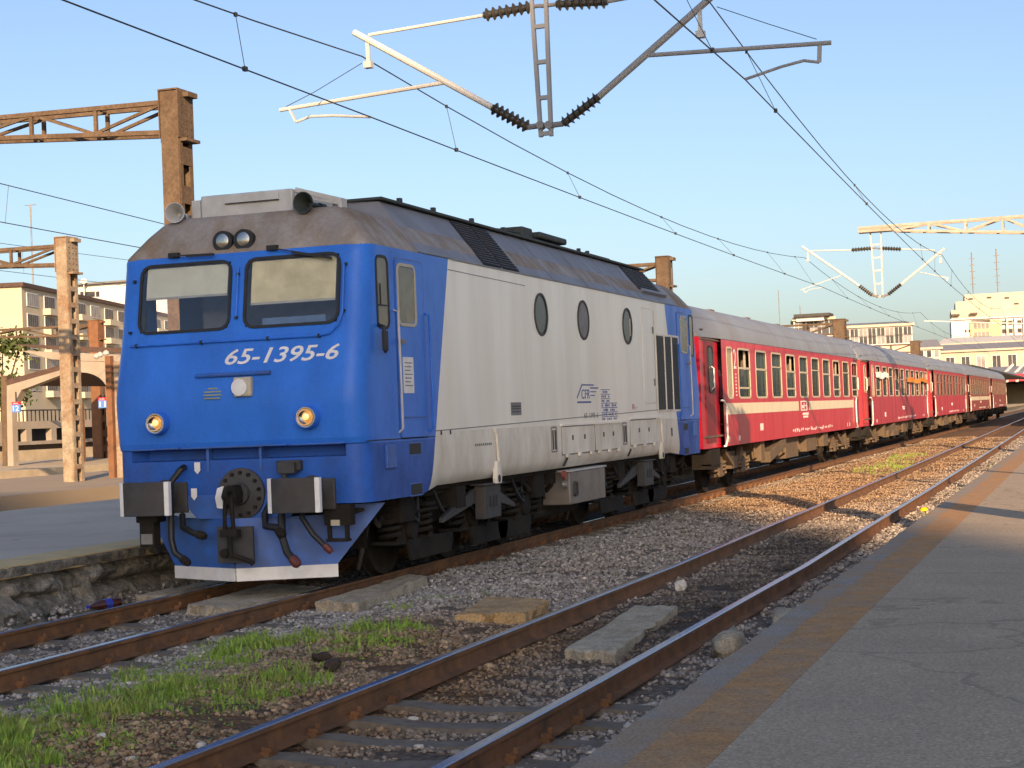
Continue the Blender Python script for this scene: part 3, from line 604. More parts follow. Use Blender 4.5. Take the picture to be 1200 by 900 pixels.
for k in range(4): mb.tube([(.5+.06*k, 7.2, 4.385), (.5+.06*k, 7.3, 4.47), (.5+.06*k, 8.28, 4.50)], .012, 6)
for y in (3.1, 4.2, 5.6, 6.9, 10.6, 11.1): mb.box(.88, .93, y, y+.07, 4.386, 4.44)
mb.box(.2, .85, 11.2, 12.7, 4.386, 4.43)
lp(mb, 'roof_fittings', SOOT_SHADE, HOOD)
# air conditioner with its slotted front
mb = MB().box(-.68, .46, 1.14, 2.2, 4.10, 4.37)
AC = lp(mb, 'air_conditioner', LIGHTG, bevel=.02)
lp(MB().box(-.36, .30, 1.118, 1.138, 4.26, 4.33), 'flap', LIGHTG, AC)
lp(MB().box(-.36, .30, 1.112, 1.136, 4.252, 4.262), 'slot', BLACK, AC)
lp(MB().box(-.80, -.69, 1.16, 1.19, 4.12, 4.33), 'bracket', LIGHTG, AC)
lp(MB().box(1.0, 1.04, 1.16, 1.30, 4.06, 4.22).bar((.47, 1.2, 4.36), (1.02, 1.24, 4.2), .02, .05).bar((.47, 1.2, 4.30), (1.02, 1.24, 4.16), .03, .03), 'bracket', LIGHTG, AC)
def horn(x, y, z, s, mt, dx=0):
    h = lp(MB().lathe((x, y, z), (dx, 1, 0), [(.20*s, .02*s), (.12*s, .05*s), (.04*s, .09*s), (0, .112*s), (0, .12*s), (.02, .118*s), (.14*s, .06*s), (.20*s, .03*s), (.42*s, .028*s), (.42*s, .04*s), (.55*s, .04*s)], 20).box(x-.02, x+.02, y+.3*s, y+.36*s, z-.16*s, z), 'horn', mt, smooth=True)
    return h
horn(-.92, .98, 4.19, .95, LIGHTG, -.25); horn(-.74, 1.35, 4.17, .8, DARKG, .2); horn(.66, .98, 4.18, .98, SOOT_SHADE)
# twin lamps above the windscreens
for x in (-.225, .03):
    l = lp(MB().lathe((x, .77, 3.80), (0, 1, -.03), [(0, .085), (0, .118), (.05, .122), (.16, .10), (.2, .05)], 24), 'top_lamp', BLACK, smooth=True)
    lp(MB().lathe((x, .762, 3.80), (0, 1, 0), [(.0, .02), (.004, .06), (.012, .09), (.03, .094)], 20), 'lens', LENS, l, smooth=True)
# windscreens: rubber surround, glass, blind, behind them the cab
fy = lambda z: .60 + (z-2.84)*(.115/.66)
FU = Vector((0, .1743, 1)).normalized(); FN = Vector((0, -1, .1743)).normalized()
for cx, bl, bh in ((-.645, BLINDL, .34), (.645, BLIND, .47)):
    o = Vector((cx, fy(3.205), 3.205))
    w = lp(MB().ring(rrect(1.135, .785, .13), rrect(1.075, .725, .105), o - FN*.008, (1, 0, 0), FU, FN, .024), 'windscreen', BLACK)
    lp(MB().prism(rrect(1.08, .73, .11), o + FN*.002, (1, 0, 0), FU, FN, .003), 'pane', GLASS, w)
    mb = MB().prism([(-.50, .355-bh), (.50, .355-bh), (.50, .355), (-.50, .355)], o - FN*.03, (1, 0, 0), FU, FN, .004)
    lp(mb, 'blind', bl, w)
    lp(MB().bar(o - FN*.028 + Vector((-.5, 0, 0)) + FU*(.355-bh), o - FN*.028 + Vector((.5, 0, 0)) + FU*(.355-bh), .012, .025), 'blind_bar', LIGHTG, w)
for x0, z0, x1, z1 in ((-.80, 3.665, -.28, 3.655), (.40, 3.67, 1.12, 3.52)):
    wp = lp(MB().box(x0-.06, x0+.06, .70, .78, 3.655, 3.71).bar((x0, .68, z0+.01), (x1, .685, z1), .014, .014).bar((x0+(x1-x0)*.35, .67, z0+(z1-z0)*.35), (x1, .67, z1), .008, .03), 'wiper', BLACK)
mb = MB()                                                     # cab floor, rear wall, desk, seats (seen through the glass)
mb.box(-1.44, 1.44, .8, 2.5, 2.02, 2.06); mb.box(-1.44, 1.44, 2.46, 2.5, 2.06, 3.66)
mb.k = 1; mb.box(-1.3, 1.3, .78, 1.15, 2.5, 2.80).box(.25, 1.0, .72, 1.05, 2.80, 2.93)
mb.k = 0; mb.box(.45, .95, 1.6, 1.7, 2.4, 3.15).box(-.95, -.45, 1.6, 1.7, 2.4, 3.1)
lp(mb, 'cab_interior', [INT, INTB])
# blue trim bar under the windscreens and the vertical one between them
z_, y_ = 2.70, .565-.012
mb = MB().tube([(-1.28, y_-.012, z_), (.98, y_-.012, z_), (1.12, y_-.007, z_+.02), (1.22, y_+.003, z_+.11), (1.26, y_+.03, z_+.24), (1.262, y_+.11, 3.45)], .013, 8)
mb.tube([(-.0, fy(3.5)-.02, 3.5), (-.0, fy(2.95)-.02, 2.95)], .012, 8)
lp(mb, 'front_handrail', BLUE, smooth=True)
mb = MB()
for x in (-1.2, -.4, .4, 1.0): mb.box(x-.012, x+.012, y_-.03, y_+.03, z_-.02, z_+.02)
for x, z in ((-1.28, 3.42), (-1.3, 2.85), (1.27, 3.45), (1.265, 2.95), (0, 3.42), (0, 2.95)): mb.box(x-.015, x+.015, fy(z)-.03, fy(z)+.04, z-.015, z+.015)
lp(mb, 'handrail_clip', BLACK, each=True)
ny = lambda z: .435 + (z-2.2)*(.165/.64)
NU = Vector((0, .258, 1)).normalized()
o = Vector((-.10, ny(2.445)-.004, 2.445))
text_mesh('running_number', '65-1395-6', .235, frame_m(o, (1, 0, 0), NU).copy(), WHITE, None, shear=.28, depth=.002, width=1.34, off=.003)
num = bpy.data.objects['running_number']; num.data.transform(Matrix.Translation(SH)); num.parent = loco
lp(MB().tube([(-.43, ny(2.335)-.022, 2.335), (.46, ny(2.335)-.022, 2.335)], .022, 8).box(-.4, -.36, ny(2.33)-.02, ny(2.33)+.03, 2.315, 2.355).box(.39, .43, ny(2.33)-.02, ny(2.33)+.03, 2.315, 2.355), 'front_step_bar', BLUED, smooth=True)
sk = lp(MB().box(.05, .26, .375, .46, 2.09, 2.30), 'socket_box', CREAM, bevel=.02)
lp(MB().lathe((.13, .375, 2.19), (0, -1, 0), [(0, .09), (.02, .09), (.03, .03)], 20), 'socket_cover', WHITE, sk, smooth=True)
mb = MB()
for k, wd in enumerate((.12, .20, .22, .19)): mb.box(-.22-wd/2, -.22+wd/2, ny(2.19-.035*k)-.003, ny(2.19-.035*k)+.01, 2.185-.035*k, 2.20-.035*k)
lp(mb, 'stencil_lettering', YELT)
for x in (-.885, .905):
    h = lp(MB().lathe((x, .345, 1.845), (0, 1, 0), [(.07, .06), (.05, .08), (0, .10), (-.012, .115), (.03, .128), (.14, .125)], 28), 'headlight', BLUE, smooth=True)
    lp(MB().lathe((x, .342, 1.845), (0, 1, 0), [(.004, .093), (-.012, .096), (-.014, .106), (-.004, .110)], 28, caps=(0, 0)), 'rim', LIGHTG, h, smooth=True)
    lp(MB().lathe((x, .340, 1.845), (0, 1, 0), [(.055, .012), (.04, .045), (.02, .075), (.0, .09), (-.006, .092)], 24, caps=(1, 0)), 'reflector', LENS, h, smooth=True); lp(MB().lathe((x-.01, .338, 1.85), (0, 1, 0), [(0.012, .014), (.02, .036), (.045, .03)], 16), 'bulb', LENSW, h, smooth=True)
# ledge above the buffer beam
lp(MB().box(-1.27, 1.27, .452, .60, 1.552, 1.572).box(-.95, -.65, .40, .46, 1.555, 1.575).box(.36, .64, .40, .46, 1.555, 1.575), 'front_ledge', BLUED, bevel=.006)
lp(MB().box(-.36, -.33, .49, .60, 1.30, 1.55).box(.27, .30, .49, .60, 1.30, 1.55), 'stiffener', BLUED, each=True)
# centre of the buffer beam: deeper plate, round flange, hook, screw coupling
lp(MB().prism([(-.50, .80), (.60, .80), (.72, .93), (.72, 1.05), (-.62, 1.05), (-.62, .93)], (0, .515, 0), (1, 0, 0), (0, 0, 1), (0, -1, 0), .02), 'beam_plate', BLUED)
fl = lp(MB().lathe((.05, .50, 1.06), (0, -1, 0), [(0, .275), (.03, .275), (.035, .25), (.05, .12), (.09, .11)], 32), 'coupling_flange', DARKG, smooth=True)
mb = MB()
for k in range(14): a = 2*PI*k/14+.2; mb.lathe((.05+.225*math.cos(a), .47, 1.06+.225*math.sin(a)), (0, -1, 0), [(0, .022), (.03, .022)], 6)
lp(mb, 'bolt_circle', DARK, fl)
lp(MB().prism([(-.05, -.09), (.05, -.09), (.06, .02), (.03, .10), (-.04, .10)], (.05, .45, 1.06), (1, 0, 0), (0, 0, 1), (0, -1, 0), .22).tube([(.05, .25, 1.09), (.05, .14, 1.12), (.05, .10, 1.05), (.05, .16, .98)], .035, 8), 'coupling_hook', DARK, smooth=True)
mb = MB().tube([(.02, .17, 1.03), (.0, .18, .75), (.0, .2, .62)], .022, 6).tube([(.09, .17, 1.03), (.10, .18, .75), (.1, .2, .62)], .022, 6).tube([(.05, .19, .72), (.05, .19, .40)], .03, 8)
mb.box(-.05, .15, .15, .25, .62, .70).tube([(-.04, .2, .45), (.10, .2, .42), (.30, .17, .36), (.32, .17, .33)], .028, 8).lathe((.0, .13, .45), (0, 1, 0), [(0, .05), (.1, .05)], 12)
lp(mb, 'screw_coupling', DARK, smooth=True)
lp(MB().box(-.16, .26, .30, .335, .34, .72), 'coupling_rest_plate', DARKG)
lp(MB().prism([(-.05, -.11), (.035, -.12), (.06, -.02), (.06, .07), (.02, .12), (-.04, .10), (-.07, 0)], (-.11, .35, 1.03), (1, 0, 0), (0, 0, 1), (0, -1, 0), .03), 'white_tag', WHITE)
for px, z in ((-.47, 1.35), (-.52, 1.07)):
    lp(MB().prism([(0, -.07), (.035, -.03), (.035, .06), (-.035, .06), (-.035, -.03)], (px, .485, z), (1, 0, 0), (0, 0, 1), (0, -1, 0), .006), 'shield_mark', WHITE)
lp(MB().box(.50, .78, .42, .50, 1.29, 1.40).box(.54, .74, .36, .44, 1.26, 1.38).tube([(.6, .4, 1.27), (.6, .42, 1.15)], .03, 8), 'socket', DARKG, bevel=.01)
# buffers
for x in (-.875, .875):
    b = lp(MB().lathe((x, .06, 1.05), (0, 1, 0), [(0, .11), (.22, .11), (.22, .155), (.42, .16), (.46, .2), (.5, .2)], 24), 'buffer', DARKG, smooth=True)
    lp(MB().box(x-.21, x+.27, .47, .515, .87, 1.20), 'mounting_plate', DARKG, b, bevel=.01)
    mb = MB(); pl = [(x + .29*math.sin(R(a))*1.0/math.sin(R(10)), .0+.04*(1-math.cos(R(a)))/(1-math.cos(R(10)))) for a in (-10, -7.5, -5, -2.5, 0, 2.5, 5, 7.5, 10)]
    def bplate(xa, xb, t0, t1):
        q = MB(); n = 8
        for i in range(n+1):
            xx = xa+(xb-xa)*i/n; yy = .045*((xx-x)/.29)**2
            for z in (.865, 1.225): q.v += [(xx, yy-t0, z), (xx, yy+t1, z)]
        for i in range(n):
            a = i*4; q.f += [(a, a+4, a+6, a+2), (a+1, a+3, a+7, a+5), (a, a+1, a+5, a+4), (a+2, a+6, a+7, a+3)]
        q.f += [(0, 2, 3, 1), (n*4, n*4+1, n*4+3, n*4+2)]; q.mi = [0]*len(q.f); return q
    lp(bplate(x-.245, x+.245, 0, .05), 'buffer_plate', DARKG, b, bevel=.008)
    for e in (-1, 1): lp(bplate(x+e*.2465-.0+(0 if e > 0 else -.05), x+e*.2465+(.05 if e > 0 else 0), .002, .06), 'white_edge', WHITE, b, bevel=.008)
# hoses
for pts, r in (([(-.62, .46, 1.36), (-.60, .36, 1.34), (-.70, .30, 1.2), (-.70, .29, .85), (-.70, .28, .6), (-.66, .27, .46), (-.55, .27, .38)], .035), ([(-.66, .46, .85), (-.60, .36, .72), (-.45, .32, .66), (-.38, .32, .64)], .035),
               ([(.40, .5, .98), (.36, .40, .84), (.40, .33, .72), (.55, .31, .70), (.58, .3, .66)], .04), ([(.57, .46, .95), (.58, .35, .85), (.60, .31, .6), (.66, .29, .44), (.74, .28, .36)], .042), ([(.78, .48, .90), (.80, .38, .80), (.92, .38, .62), (1.05, .42, .48)], .03)):
    h = lp(MB().tube(pts, r, 10), 'brake_hose', BLACK, smooth=True)
    a, b = Vector(pts[-2]), Vector(pts[-1]); d = (b-a).normalized()
    lp(MB().lathe(b, d, [(-.03, r*1.25), (.05, r*1.3), (.08, r*.8)], 10), 'hose_coupling', DARK if pts[0][0] < .5 else HOSEC, h)
lp(MB().box(-1.10, -.92, .30, .44, .52, .80).box(-1.14, -.88, .3, .5, .78, .9), 'step', DARK, bevel=.01); lp(MB().box(-1.08, -.94, .296, .30, .55, .66), 'step_plate', GREYS)
st_ = lp(MB().box(1.02, 1.06, .52, .56, .55, .92).box(1.22, 1.26, .52, .56, .55, .92).box(1.02, 1.26, .48, .60, .53, .56).box(1.0, 1.3, .5, .62, .70, .92), 'step', DARK); lp(MB().box(1.08, 1.18, .485, .498, .70, .76), 'step_plate', CREAM, st_)
for k in range(3): lp(MB().tube([(.55+.14*k, .55, .92), (.95+.1*k, .62, .84-.03*k), (1.35, .75, .85)], .02, 6), 'pipe', DARK)
# snow plough: two wings meeting on the centre line
for s in (-1, 1):
    o = Vector((0, .40, 0)); ux = Vector((s*.908, .419, 0)); n = Vector((s*.419, -.908, 0))*1
    w = lp(MB().prism([(0, .27), (1.07, .27), (1.60, .90), (1.22, .90), (1.20, .84), (.9, .80), (0, .80)], o, ux, (0, 0, 1), n, .025), 'snow_plough', BLUED)
    lp(MB().prism([(0, .135), (1.075, .135), (1.075, .272), (0, .272)], o + n*.012, ux, (0, 0, 1), n, .02), 'white_edge', WHITE, w)
    lp(MB().bar(o+ux*.8+Vector((0, .05, .6)), (s*.7, 1.2, .85), .06, .1), 'plough_stay', DARK, w)
# ---- side details, right side (x = 1.5)
def on_side(name, mb, mt, parent=None, **k): return lp(mb, name, mt, parent, **k)
X1 = 1.5
def sring(yc, zc, w, h, r, t, mt, name, d=.02, sk=0, parent=None, x=X1, off=-.01):
    return lp(MB().ring(rrect(w, h, r, sk=sk), rrect(w-2*t, h-2*t, max(.01, r-t), sk=sk), (x+off, yc, zc), (0, 1, 0), (0, 0, 1), (1, 0, 0), d), name, mt, parent)
def sfill(yc, zc, w, h, r, mt, name, d=.006, sk=0, parent=None, x=X1, off=0):
    return lp(MB().prism(rrect(w, h, r, sk=sk), (x+off, yc, zc), (0, 1, 0), (0, 0, 1), (1, 0, 0), d), name, mt, parent)
for Ymir in (False, True):
    ym = (lambda y: LL-y) if Ymir else (lambda y: y)
    for x, sgn in ((X1, 1), (-X1, -1)):
        q = sring(ym(1.105), 3.16, .34, .80, .10, .03, BLACK, 'quarter_window', x=x, off=-.01 if sgn > 0 else -.012); sfill(ym(1.105), 3.16, .30, .76, .08, GLASSB, 'pane', parent=q, x=x, off=-.004 if sgn > 0 else -.006)
        if sgn > 0 and not Ymir: lp(MB().box(1.505, 1.512, .98, 1.20, 3.01, 3.025).box(1.505, 1.512, 1.03, 1.045, 3.01, 3.25), 'pane_bar', BLACK, q)
    dr = sfill(ym(1.86), 2.565, .80, 1.96, .06, BLUE, 'cab_door', d=.010, off=.0)
    mb = MB(); yc = ym(1.86)
    sring(yc, 2.565, .85, 2.01, .08, .022, BLUED, 'door_gap', d=.0135, parent=dr)
    sring(ym(1.76), 3.16, .54, .70, .10, .035, CREAM, 'window_frame', d=.03, parent=dr); sfill(ym(1.76), 3.16, .46, .62, .08, GLASSB, 'window_pane', parent=dr, off=.006)
    lp(MB().box(1.511, 1.518, yc-.36, yc+.36, 1.795, 1.81), 'kick_strip', BLUED, dr)
    lp(MB().box(1.51, 1.56, ym(1.54)-.05, ym(1.54)+.05, 2.62, 2.655).box(1.50, 1.55, ym(1.50)-.015, ym(1.5)+.015, 2.61, 2.665), 'door_handle', GREYS, dr)
    if not Ymir:
        pl = sfill(1.73, 2.27, .30, .40, .015, WHITE, 'notice', d=.004, parent=dr, off=.010)
        mb = MB()
        for k in range(7): mb.box(1.514, 1.516, 1.62, 1.84-.03*(k % 3), 2.40-.042*k, 2.412-.042*k)
        lp(mb, 'notice_lines', GREYS, pl)
    for y in (1.42, 2.33):
        lp(MB().tube([(1.50, ym(y)-.04, 2.98), (1.545, ym(y), 2.96), (1.55, ym(y), 2.3), (1.55, ym(y), 1.68), (1.50, ym(y), 1.64)], .014, 8), 'handrail', LIGHTG if y < 2 else BLUE, smooth=True)
    lp(MB().box(1.49, 1.50+.03, ym(1.14)-.13, ym(1.14)+.13, 1.26, 1.52), 'side_flap', BLUED, bevel=.01)
    for z in (1.45, 1.0):
        f = sring(ym(1.86), z, .36, .15, .008, .02, BLUED, 'step_recess', d=.014); sfill(ym(1.86), z, .33, .12, .008, BLACK, 'recess_floor', d=.006, parent=f)
lp(MB().tube([(1.50, .95, 2.80), (1.58, .93, 2.78), (1.60, .92, 2.52), (1.58, .92, 2.5)], .02, 8).box(1.57, 1.61, .88, .97, 2.52, 2.73), 'side_mirror', BLACK, bevel=.01)
lp(MB().bar((1.5005, .55, 1.572), (1.5005, 2.5, 1.572), .006, .012).bar((1.5005, 14.5, 1.572), (1.5005, 16.45, 1.572), .006, .012), 'panel_seam', BLACK, each=True)
lp(MB().bar((1.5005, 2.52, 1.635), (1.5005, 14.48, 1.80), .006, .012).bar((1.5005, 13.02, 1.76), (1.5005, 13.02, 3.5), .005, .010).bar((1.5005, 3.1, 3.54), (1.5005, 6.0, 3.52), .004, .010), 'panel_seam', GREYS, each=True)
for y in (2.68, 2.98): lp(MB().box(1.498, 1.506, y-.02, y+.02, 1.585, 1.635), 'latch', DARKG)
for yc, zc, mt in ((6.64, 3.16, GLASSD), (8.70, 3.165, GREYS), (11.24, 3.17, GLASSD)):
    o = lp(MB().ring(oval(.60, .60), oval(.53, .53), (1.495, yc, zc), (0, 1, 0), (0, 0, 1), (1, 0, 0), .02), 'round_window', DARKG)
    lp(MB().prism(oval(.54, .54), (1.498, yc, zc), (0, 1, 0), (0, 0, 1), (1, 0, 0), .006), 'pane', mt, o)
lp(MB().box(1.503, 1.507, 11.36, 11.45, 3.02, 3.30), 'pane_reveal', CREAM)
hd = sfill(12.56, 2.71, .74, 1.60, .06, SILV, 'engine_door', d=.008); sring(12.56, 2.71, .78, 1.64, .08, .018, SILVL, 'door_gap', d=.0145, parent=hd); lp(MB().box(1.505, 1.525, 12.86, 12.90, 2.2, 2.32).box(1.505, 1.525, 12.86, 12.90, 3.1, 3.22), 'hinge', GREYS, hd)
gr = sring(13.95, 2.43, 1.72, 1.38, .02, .035, SILVL, 'side_grille', d=.022)
for k in range(3):
    g = sfill(13.42+.54*k, 2.43, .50, 1.30, .01, BLACK, 'louvre_panel', d=.006, parent=gr)
    mb = MB()
    for i in range(22): mb.box(1.5065, 1.513, 13.19+.54*k, 13.65+.54*k, 1.81+.058*i, 1.835+.058*i)
    lp(mb, 'louvres', BLACK, g)
    if k: lp(MB().box(1.506, 1.524, 13.42+.54*k-.283, 13.42+.54*k-.262, 1.78, 3.08), 'mullion', SILV, gr)
def flap(y0, y1, z0, z1):
    f = sfill((y0+y1)/2, (z0+z1)/2, y1-y0, z1-z0, .015, SILVL, 'side_flap', d=.012)
    sring((y0+y1)/2, (z0+z1)/2, y1-y0+.04, z1-z0+.04, .02, .02, GREYS, 'flap_gap', d=.0125, parent=f)
    mb = MB()
    for k in range(3): y = y0+(y1-y0)*(.12+.38*k); mb.box(1.50, 1.535, y-.06, y+.06, z0-.045, z0-.0)
    lp(mb, 'hinge', SILVL, f, True)
    mb = MB()
    for k in (.3, .68): y = y0+(y1-y0)*k; mb.box(1.51, 1.518, y-.03, y+.03, (z0+z1)/2-.0, (z0+z1)/2+.07)
    lp(mb, 'latch', DARKG, f)
    return f
flap(7.40, 9.02, 1.20, 1.585); flap(9.10, 10.55, 1.20, 1.60); flap(11.18, 12.9, 1.22, 1.62)
lp(MB().box(1.50, 1.53, 7.35, 10.6, 1.60, 1.63).box(1.5, 1.53, 11.15, 13.2, 1.64, 1.67), 'drip_strip', SILV)
for y in (7.02, 10.82):
    f = sring(y, 1.42, .26, .36, .03, .02, GREYS, 'filler_door', d=.016); lp(MB().box(1.50, 1.512, y-.07, y-.04, 1.28, 1.55).box(1.5, 1.512, y+.03, y+.07, 1.28, 1.55), 'filler_bar', DARKG, f)
for y, z in ((7.5, 1.08), (11.05, 1.1)): lp(MB().bar((1.478, y, z-.05), (1.505, y+.1, z+.06), .02, .03), 'lever', DARKG)
lp(MB().box(1.50, 1.512, 14.0, 14.05, 1.3, 1.45), 'latch', DARKG)
for y in (4.55, 13.2):
    j = lp(MB().tube([(1.515, y, 1.60), (1.525, y+.03, 1.2)], .022, 8).box(1.50, 1.535, y-.05, y+.06, 1.57, 1.62).prism([(-.05, .28), (.05, .28), (.10, .06), (.07, 0), (-.09, 0), (-.10, .06)], (1.47, y+.03, .93), (0, 1, 0), (0, 0, 1), (1, 0, 0), .06), 'lifting_link', SILVL, smooth=False, bevel=.006)
    lp(MB().lathe((1.53, y+.02, .99), (1, 0, 0), [(0, .05), (.006, .045)], 16), 'link_eye', BLACK, j)
# lettering on the side
def side_text(name, body, y, z, size, mt, width=None, shear=0): 
    o = text_mesh(name, body, size, frame_m((1.503, y, z), (0, 1, 0), (0, 0, 1)), mt, None, shear=shear, depth=.001, width=width); o.data.transform(Matrix.Translation(SH)); o.parent = loco; return o
lg = lp(MB().bar((1.503, 8.22, 2.0), (1.503, 8.5, 2.2), .002, .03, up=(0, -.58, .8)).box(1.502, 1.504, 8.48, 9.12, 2.185, 2.205).box(1.502, 1.504, 8.93, 9.36, 2.14, 2.16).box(1.502, 1.504, 8.93, 9.24, 2.085, 2.10).box(1.502, 1.504, 8.93, 9.16, 2.03, 2.045).box(1.502, 1.504, 8.22, 8.95, 1.925, 1.95), 'logo', BLUET)
o = side_text('logo_lettering', 'CFR', 8.45, 1.99, .2, BLUET, .44, .1); o.parent = lg
mb = MB()
for k in range(7):
    mb.box(1.502, 1.504, 9.50, 10.02 if k < 3 else 10.42, 2.12-.07*k, 2.13-.07*k)
    for q in range(5 if k < 3 else 9): 
        if (q*7+k*3) % 4: mb.box(1.502, 1.504, 9.53+.095*q, 9.53+.095*q+.055, 2.075-.07*k, 2.105-.07*k)
mb.box(1.502, 1.504, 9.78, 9.79, 1.7, 1.93).box(1.502, 1.504, 10.15, 10.16, 1.7, 1.93)
lp(mb, 'data_table', BLUET)
side_text('side_number', '65 1395 6', 8.55, 1.70, .11, GREYS, .75)
side_text('side_marking', 'R-', 11.35, 1.80, .13, PINKT, .3)
lb = sfill(5.42, 1.865, .42, .17, .008, GREYS, 'builder_plate', d=.003); lp(MB().box(1.503, 1.5045, 5.24, 5.60, 1.89, 1.905).box(1.503, 1.5045, 5.24, 5.6, 1.86, 1.872).box(1.503, 1.5045, 5.24, 5.6, 1.82, 1.832), 'plate_lettering', DARKG, lb)
mb = MB()
for k in range(9): mb.box(1.5015, 1.503, 3.8+.07*k, 3.8+.07*k+.045, 1.42, 1.45)
lp(mb, 'stencil_lettering', GREYS)
# ---- running gear
def coil(c, r, h, turns, t):
    n = int(turns*12); return [(c[0]+r*math.cos(2*PI*i/12), c[1]+r*math.sin(2*PI*i/12), c[2]+h*i/n) for i in range(n+1)], t
def loco_bogie(yc, mir):
    root = lp(MB().box(-.62, .62, yc-2.7, yc+2.7, .55, .80), 'bogie', DARK)
    for s in (-1, 1):
        x = s*1.0
        lp(MB().prism([(-2.75, .62), (-2.2, .50), (-1.3, .52), (-.5, .60), (.5, .60), (1.3, .52), (2.2, .50), (2.75, .62), (2.6, .78), (1.0, .86), (-1.0, .86), (-2.6, .78)], (x, yc, 0), (0, 1, 0), (0, 0, 1), (s, 0, 0), .10), 'bogie_frame', DARK, root, bevel=.01)
        # triangular gusset arms and the jacking block
        lp(MB().prism([(-1.45, .60), (-.35, .88), (.35, .88), (1.2, .62), (1.2, .56), (.35, .70), (-.35, .70), (-1.45, .54)], (s*1.28, yc, 0), (0, 1, 0), (0, 0, 1), (s, 0, 0), .06), 'gusset_arm', DARKG, root, bevel=.008)
        jb = lp(MB().box(s*1.32, s*1.46, yc-.30, yc+.30, .50, .92).box(s*1.28, s*1.50, yc-.36, yc+.36, .92, .94), 'jacking_block', DARKG, root, bevel=.01)
        mb = MB()
        for k in range(3): mb.bar((s*1.463, yc-.12+.12*k, .64), (s*1.463, yc-.10+.12*k, .78), .01, .035)
        lp(mb, 'slot', BLACK, jb)
        for dy in (-2.05, 0, 2.1):
            wy = yc+dy
            w = lp(MB().lathe((s*.70, wy, .55), (s, 0, 0), [(0, .0), (0, .58), (.025, .58), (.03, .55), (.13, .545), (.14, .50), (.10, .46), (.09, .2), (.15, .16), (.20, .14), (.2, 0)], 36), 'wheel', DARK, root, smooth=True)
            bx = lp(MB().box(s*.98, s*1.16, wy-.22, wy+.22, .34, .72).lathe((s*1.15, wy, .55), (s, 0, 0), [(0, .17), (.06, .16), (.07, .06)], 16), 'axle_box', DARK, root, bevel=.015)
            for e in (-1, 1):
                pts, t = coil((s*1.10, wy+e*.48, .42), .115, .34, 4.5, .028)
                lp(MB().tube(pts, t, 6), 'spring', DARK, root, smooth=True)
                lp(MB().box(s*.95, s*1.24, wy+e*.48-.16, wy+e*.48+.16, .76, .80).box(s*.95, s*1.24, wy+e*.48-.16, wy+e*.48+.16, .38, .415), 'spring_seat', DARK, root, True)
            lp(MB().prism([(-.62, .16), (.62, .16), (.70, .30), (.70, .40), (-.70, .40), (-.70, .30)], (s*1.16, wy+(.55 if dy < 1 else -.55), 0), (0, 1, 0), (0, 0, 1), (s, 0, 0), .05), 'equaliser_plate', DARKG if False else DARK, root, bevel=.01)
            lp(MB().bar((s*.82, wy-.66, .85), (s*.82, wy-.62, .30), .07, .05).box(s*.74, s*.88, wy-.68, wy-.60, .35, .65), 'brake_block', DARK, root)
        for k in range(6):
            y = yc-2.4+.95*k; lp(MB().tube([(s*1.22, y, .95), (s*1.27, y+.1, .72), (s*1.28, y+.3, .60), (s*1.22, y+.45, .70), (s*1.2, y+.5, .93)], .022, 6), 'cable', BLACK, root, smooth=True)
        lp(MB().tube([(s*1.24, yc-2.6, .72), (s*1.24, yc+2.6, .72)], .02, 6).tube([(s*1.2, yc-2.7, .9), (s*1.2, yc+2.7, .9)], .03, 6), 'pipe', DARK, root)
        sp = lp(MB().box(s*.95, s*1.3, yc-2.62, yc-2.2, .62, .95).box(s*.95, s*1.3, yc+2.2, yc+2.62, .62, .95), 'sand_box', DARK, root, True, bevel=.02)
        lp(MB().tube([(s*.85, yc-2.5, .65), (s*.85, yc-2.75, .3), (s*.78, yc-2.7, .12)], .025, 6), 'sand_pipe', DARKG, root)
    return root
loco_bogie(4.5, 0); loco_bogie(12.45, 1)
lp(MB().box(-1.3, 1.3, .9, 16.1, .94, 1.10), 'underframe', DARK)
lp(MB().box(-1.2, 1.05, 7.35, 9.6, .28, .93), 'fuel_tank', DARK, bevel=.05)
bx = lp(MB().box(1.06, 1.48, 7.75, 9.62, .46, .93), 'battery_box', TANK, bevel=.012); lp(MB().box(1.02, 1.50, 7.70, 9.66, .935, .96), 'lid', LIGHTG, bx)
lp(MB().ring(rrect(.16, .22, .05), rrect(.10, .16, .03), (1.481, 8.0, .68), (0, 1, 0), (0, 0, 1), (1, 0, 0), .03), 'handle', DARKG, bx)
lp(MB().lathe((1.42, 7.6, .9), (1, 0, 0), [(0, .06), (.05, .06)], 12), 'red_cap', REDBR); lp(MB().lathe((1.42, 7.62, .76), (1, 0, 0), [(0, .05), (.06, .04)], 12), 'filler_cap', GREYS)
mb = MB()
for k in range(26):
    y = random.uniform(1.2, 16); mb.tube([(random.uniform(.9, 1.35), y, .94), (random.uniform(1.0, 1.38), y+random.uniform(-.3, .3), random.uniform(.55, .8)), (random.uniform(.9, 1.3), y+random.uniform(-.5, .5), random.uniform(.5, .9))], random.choice((.018, .025, .035)), 6)
for k in range(14): y = random.uniform(1.3, 15.8); mb.box(1.0, random.uniform(1.15, 1.38), y, y+random.uniform(.15, .45), random.uniform(.66, .8), .95)
lp(mb, 'underframe_pipe', DARK, each=True)
bpy.data.objects.remove(LO)

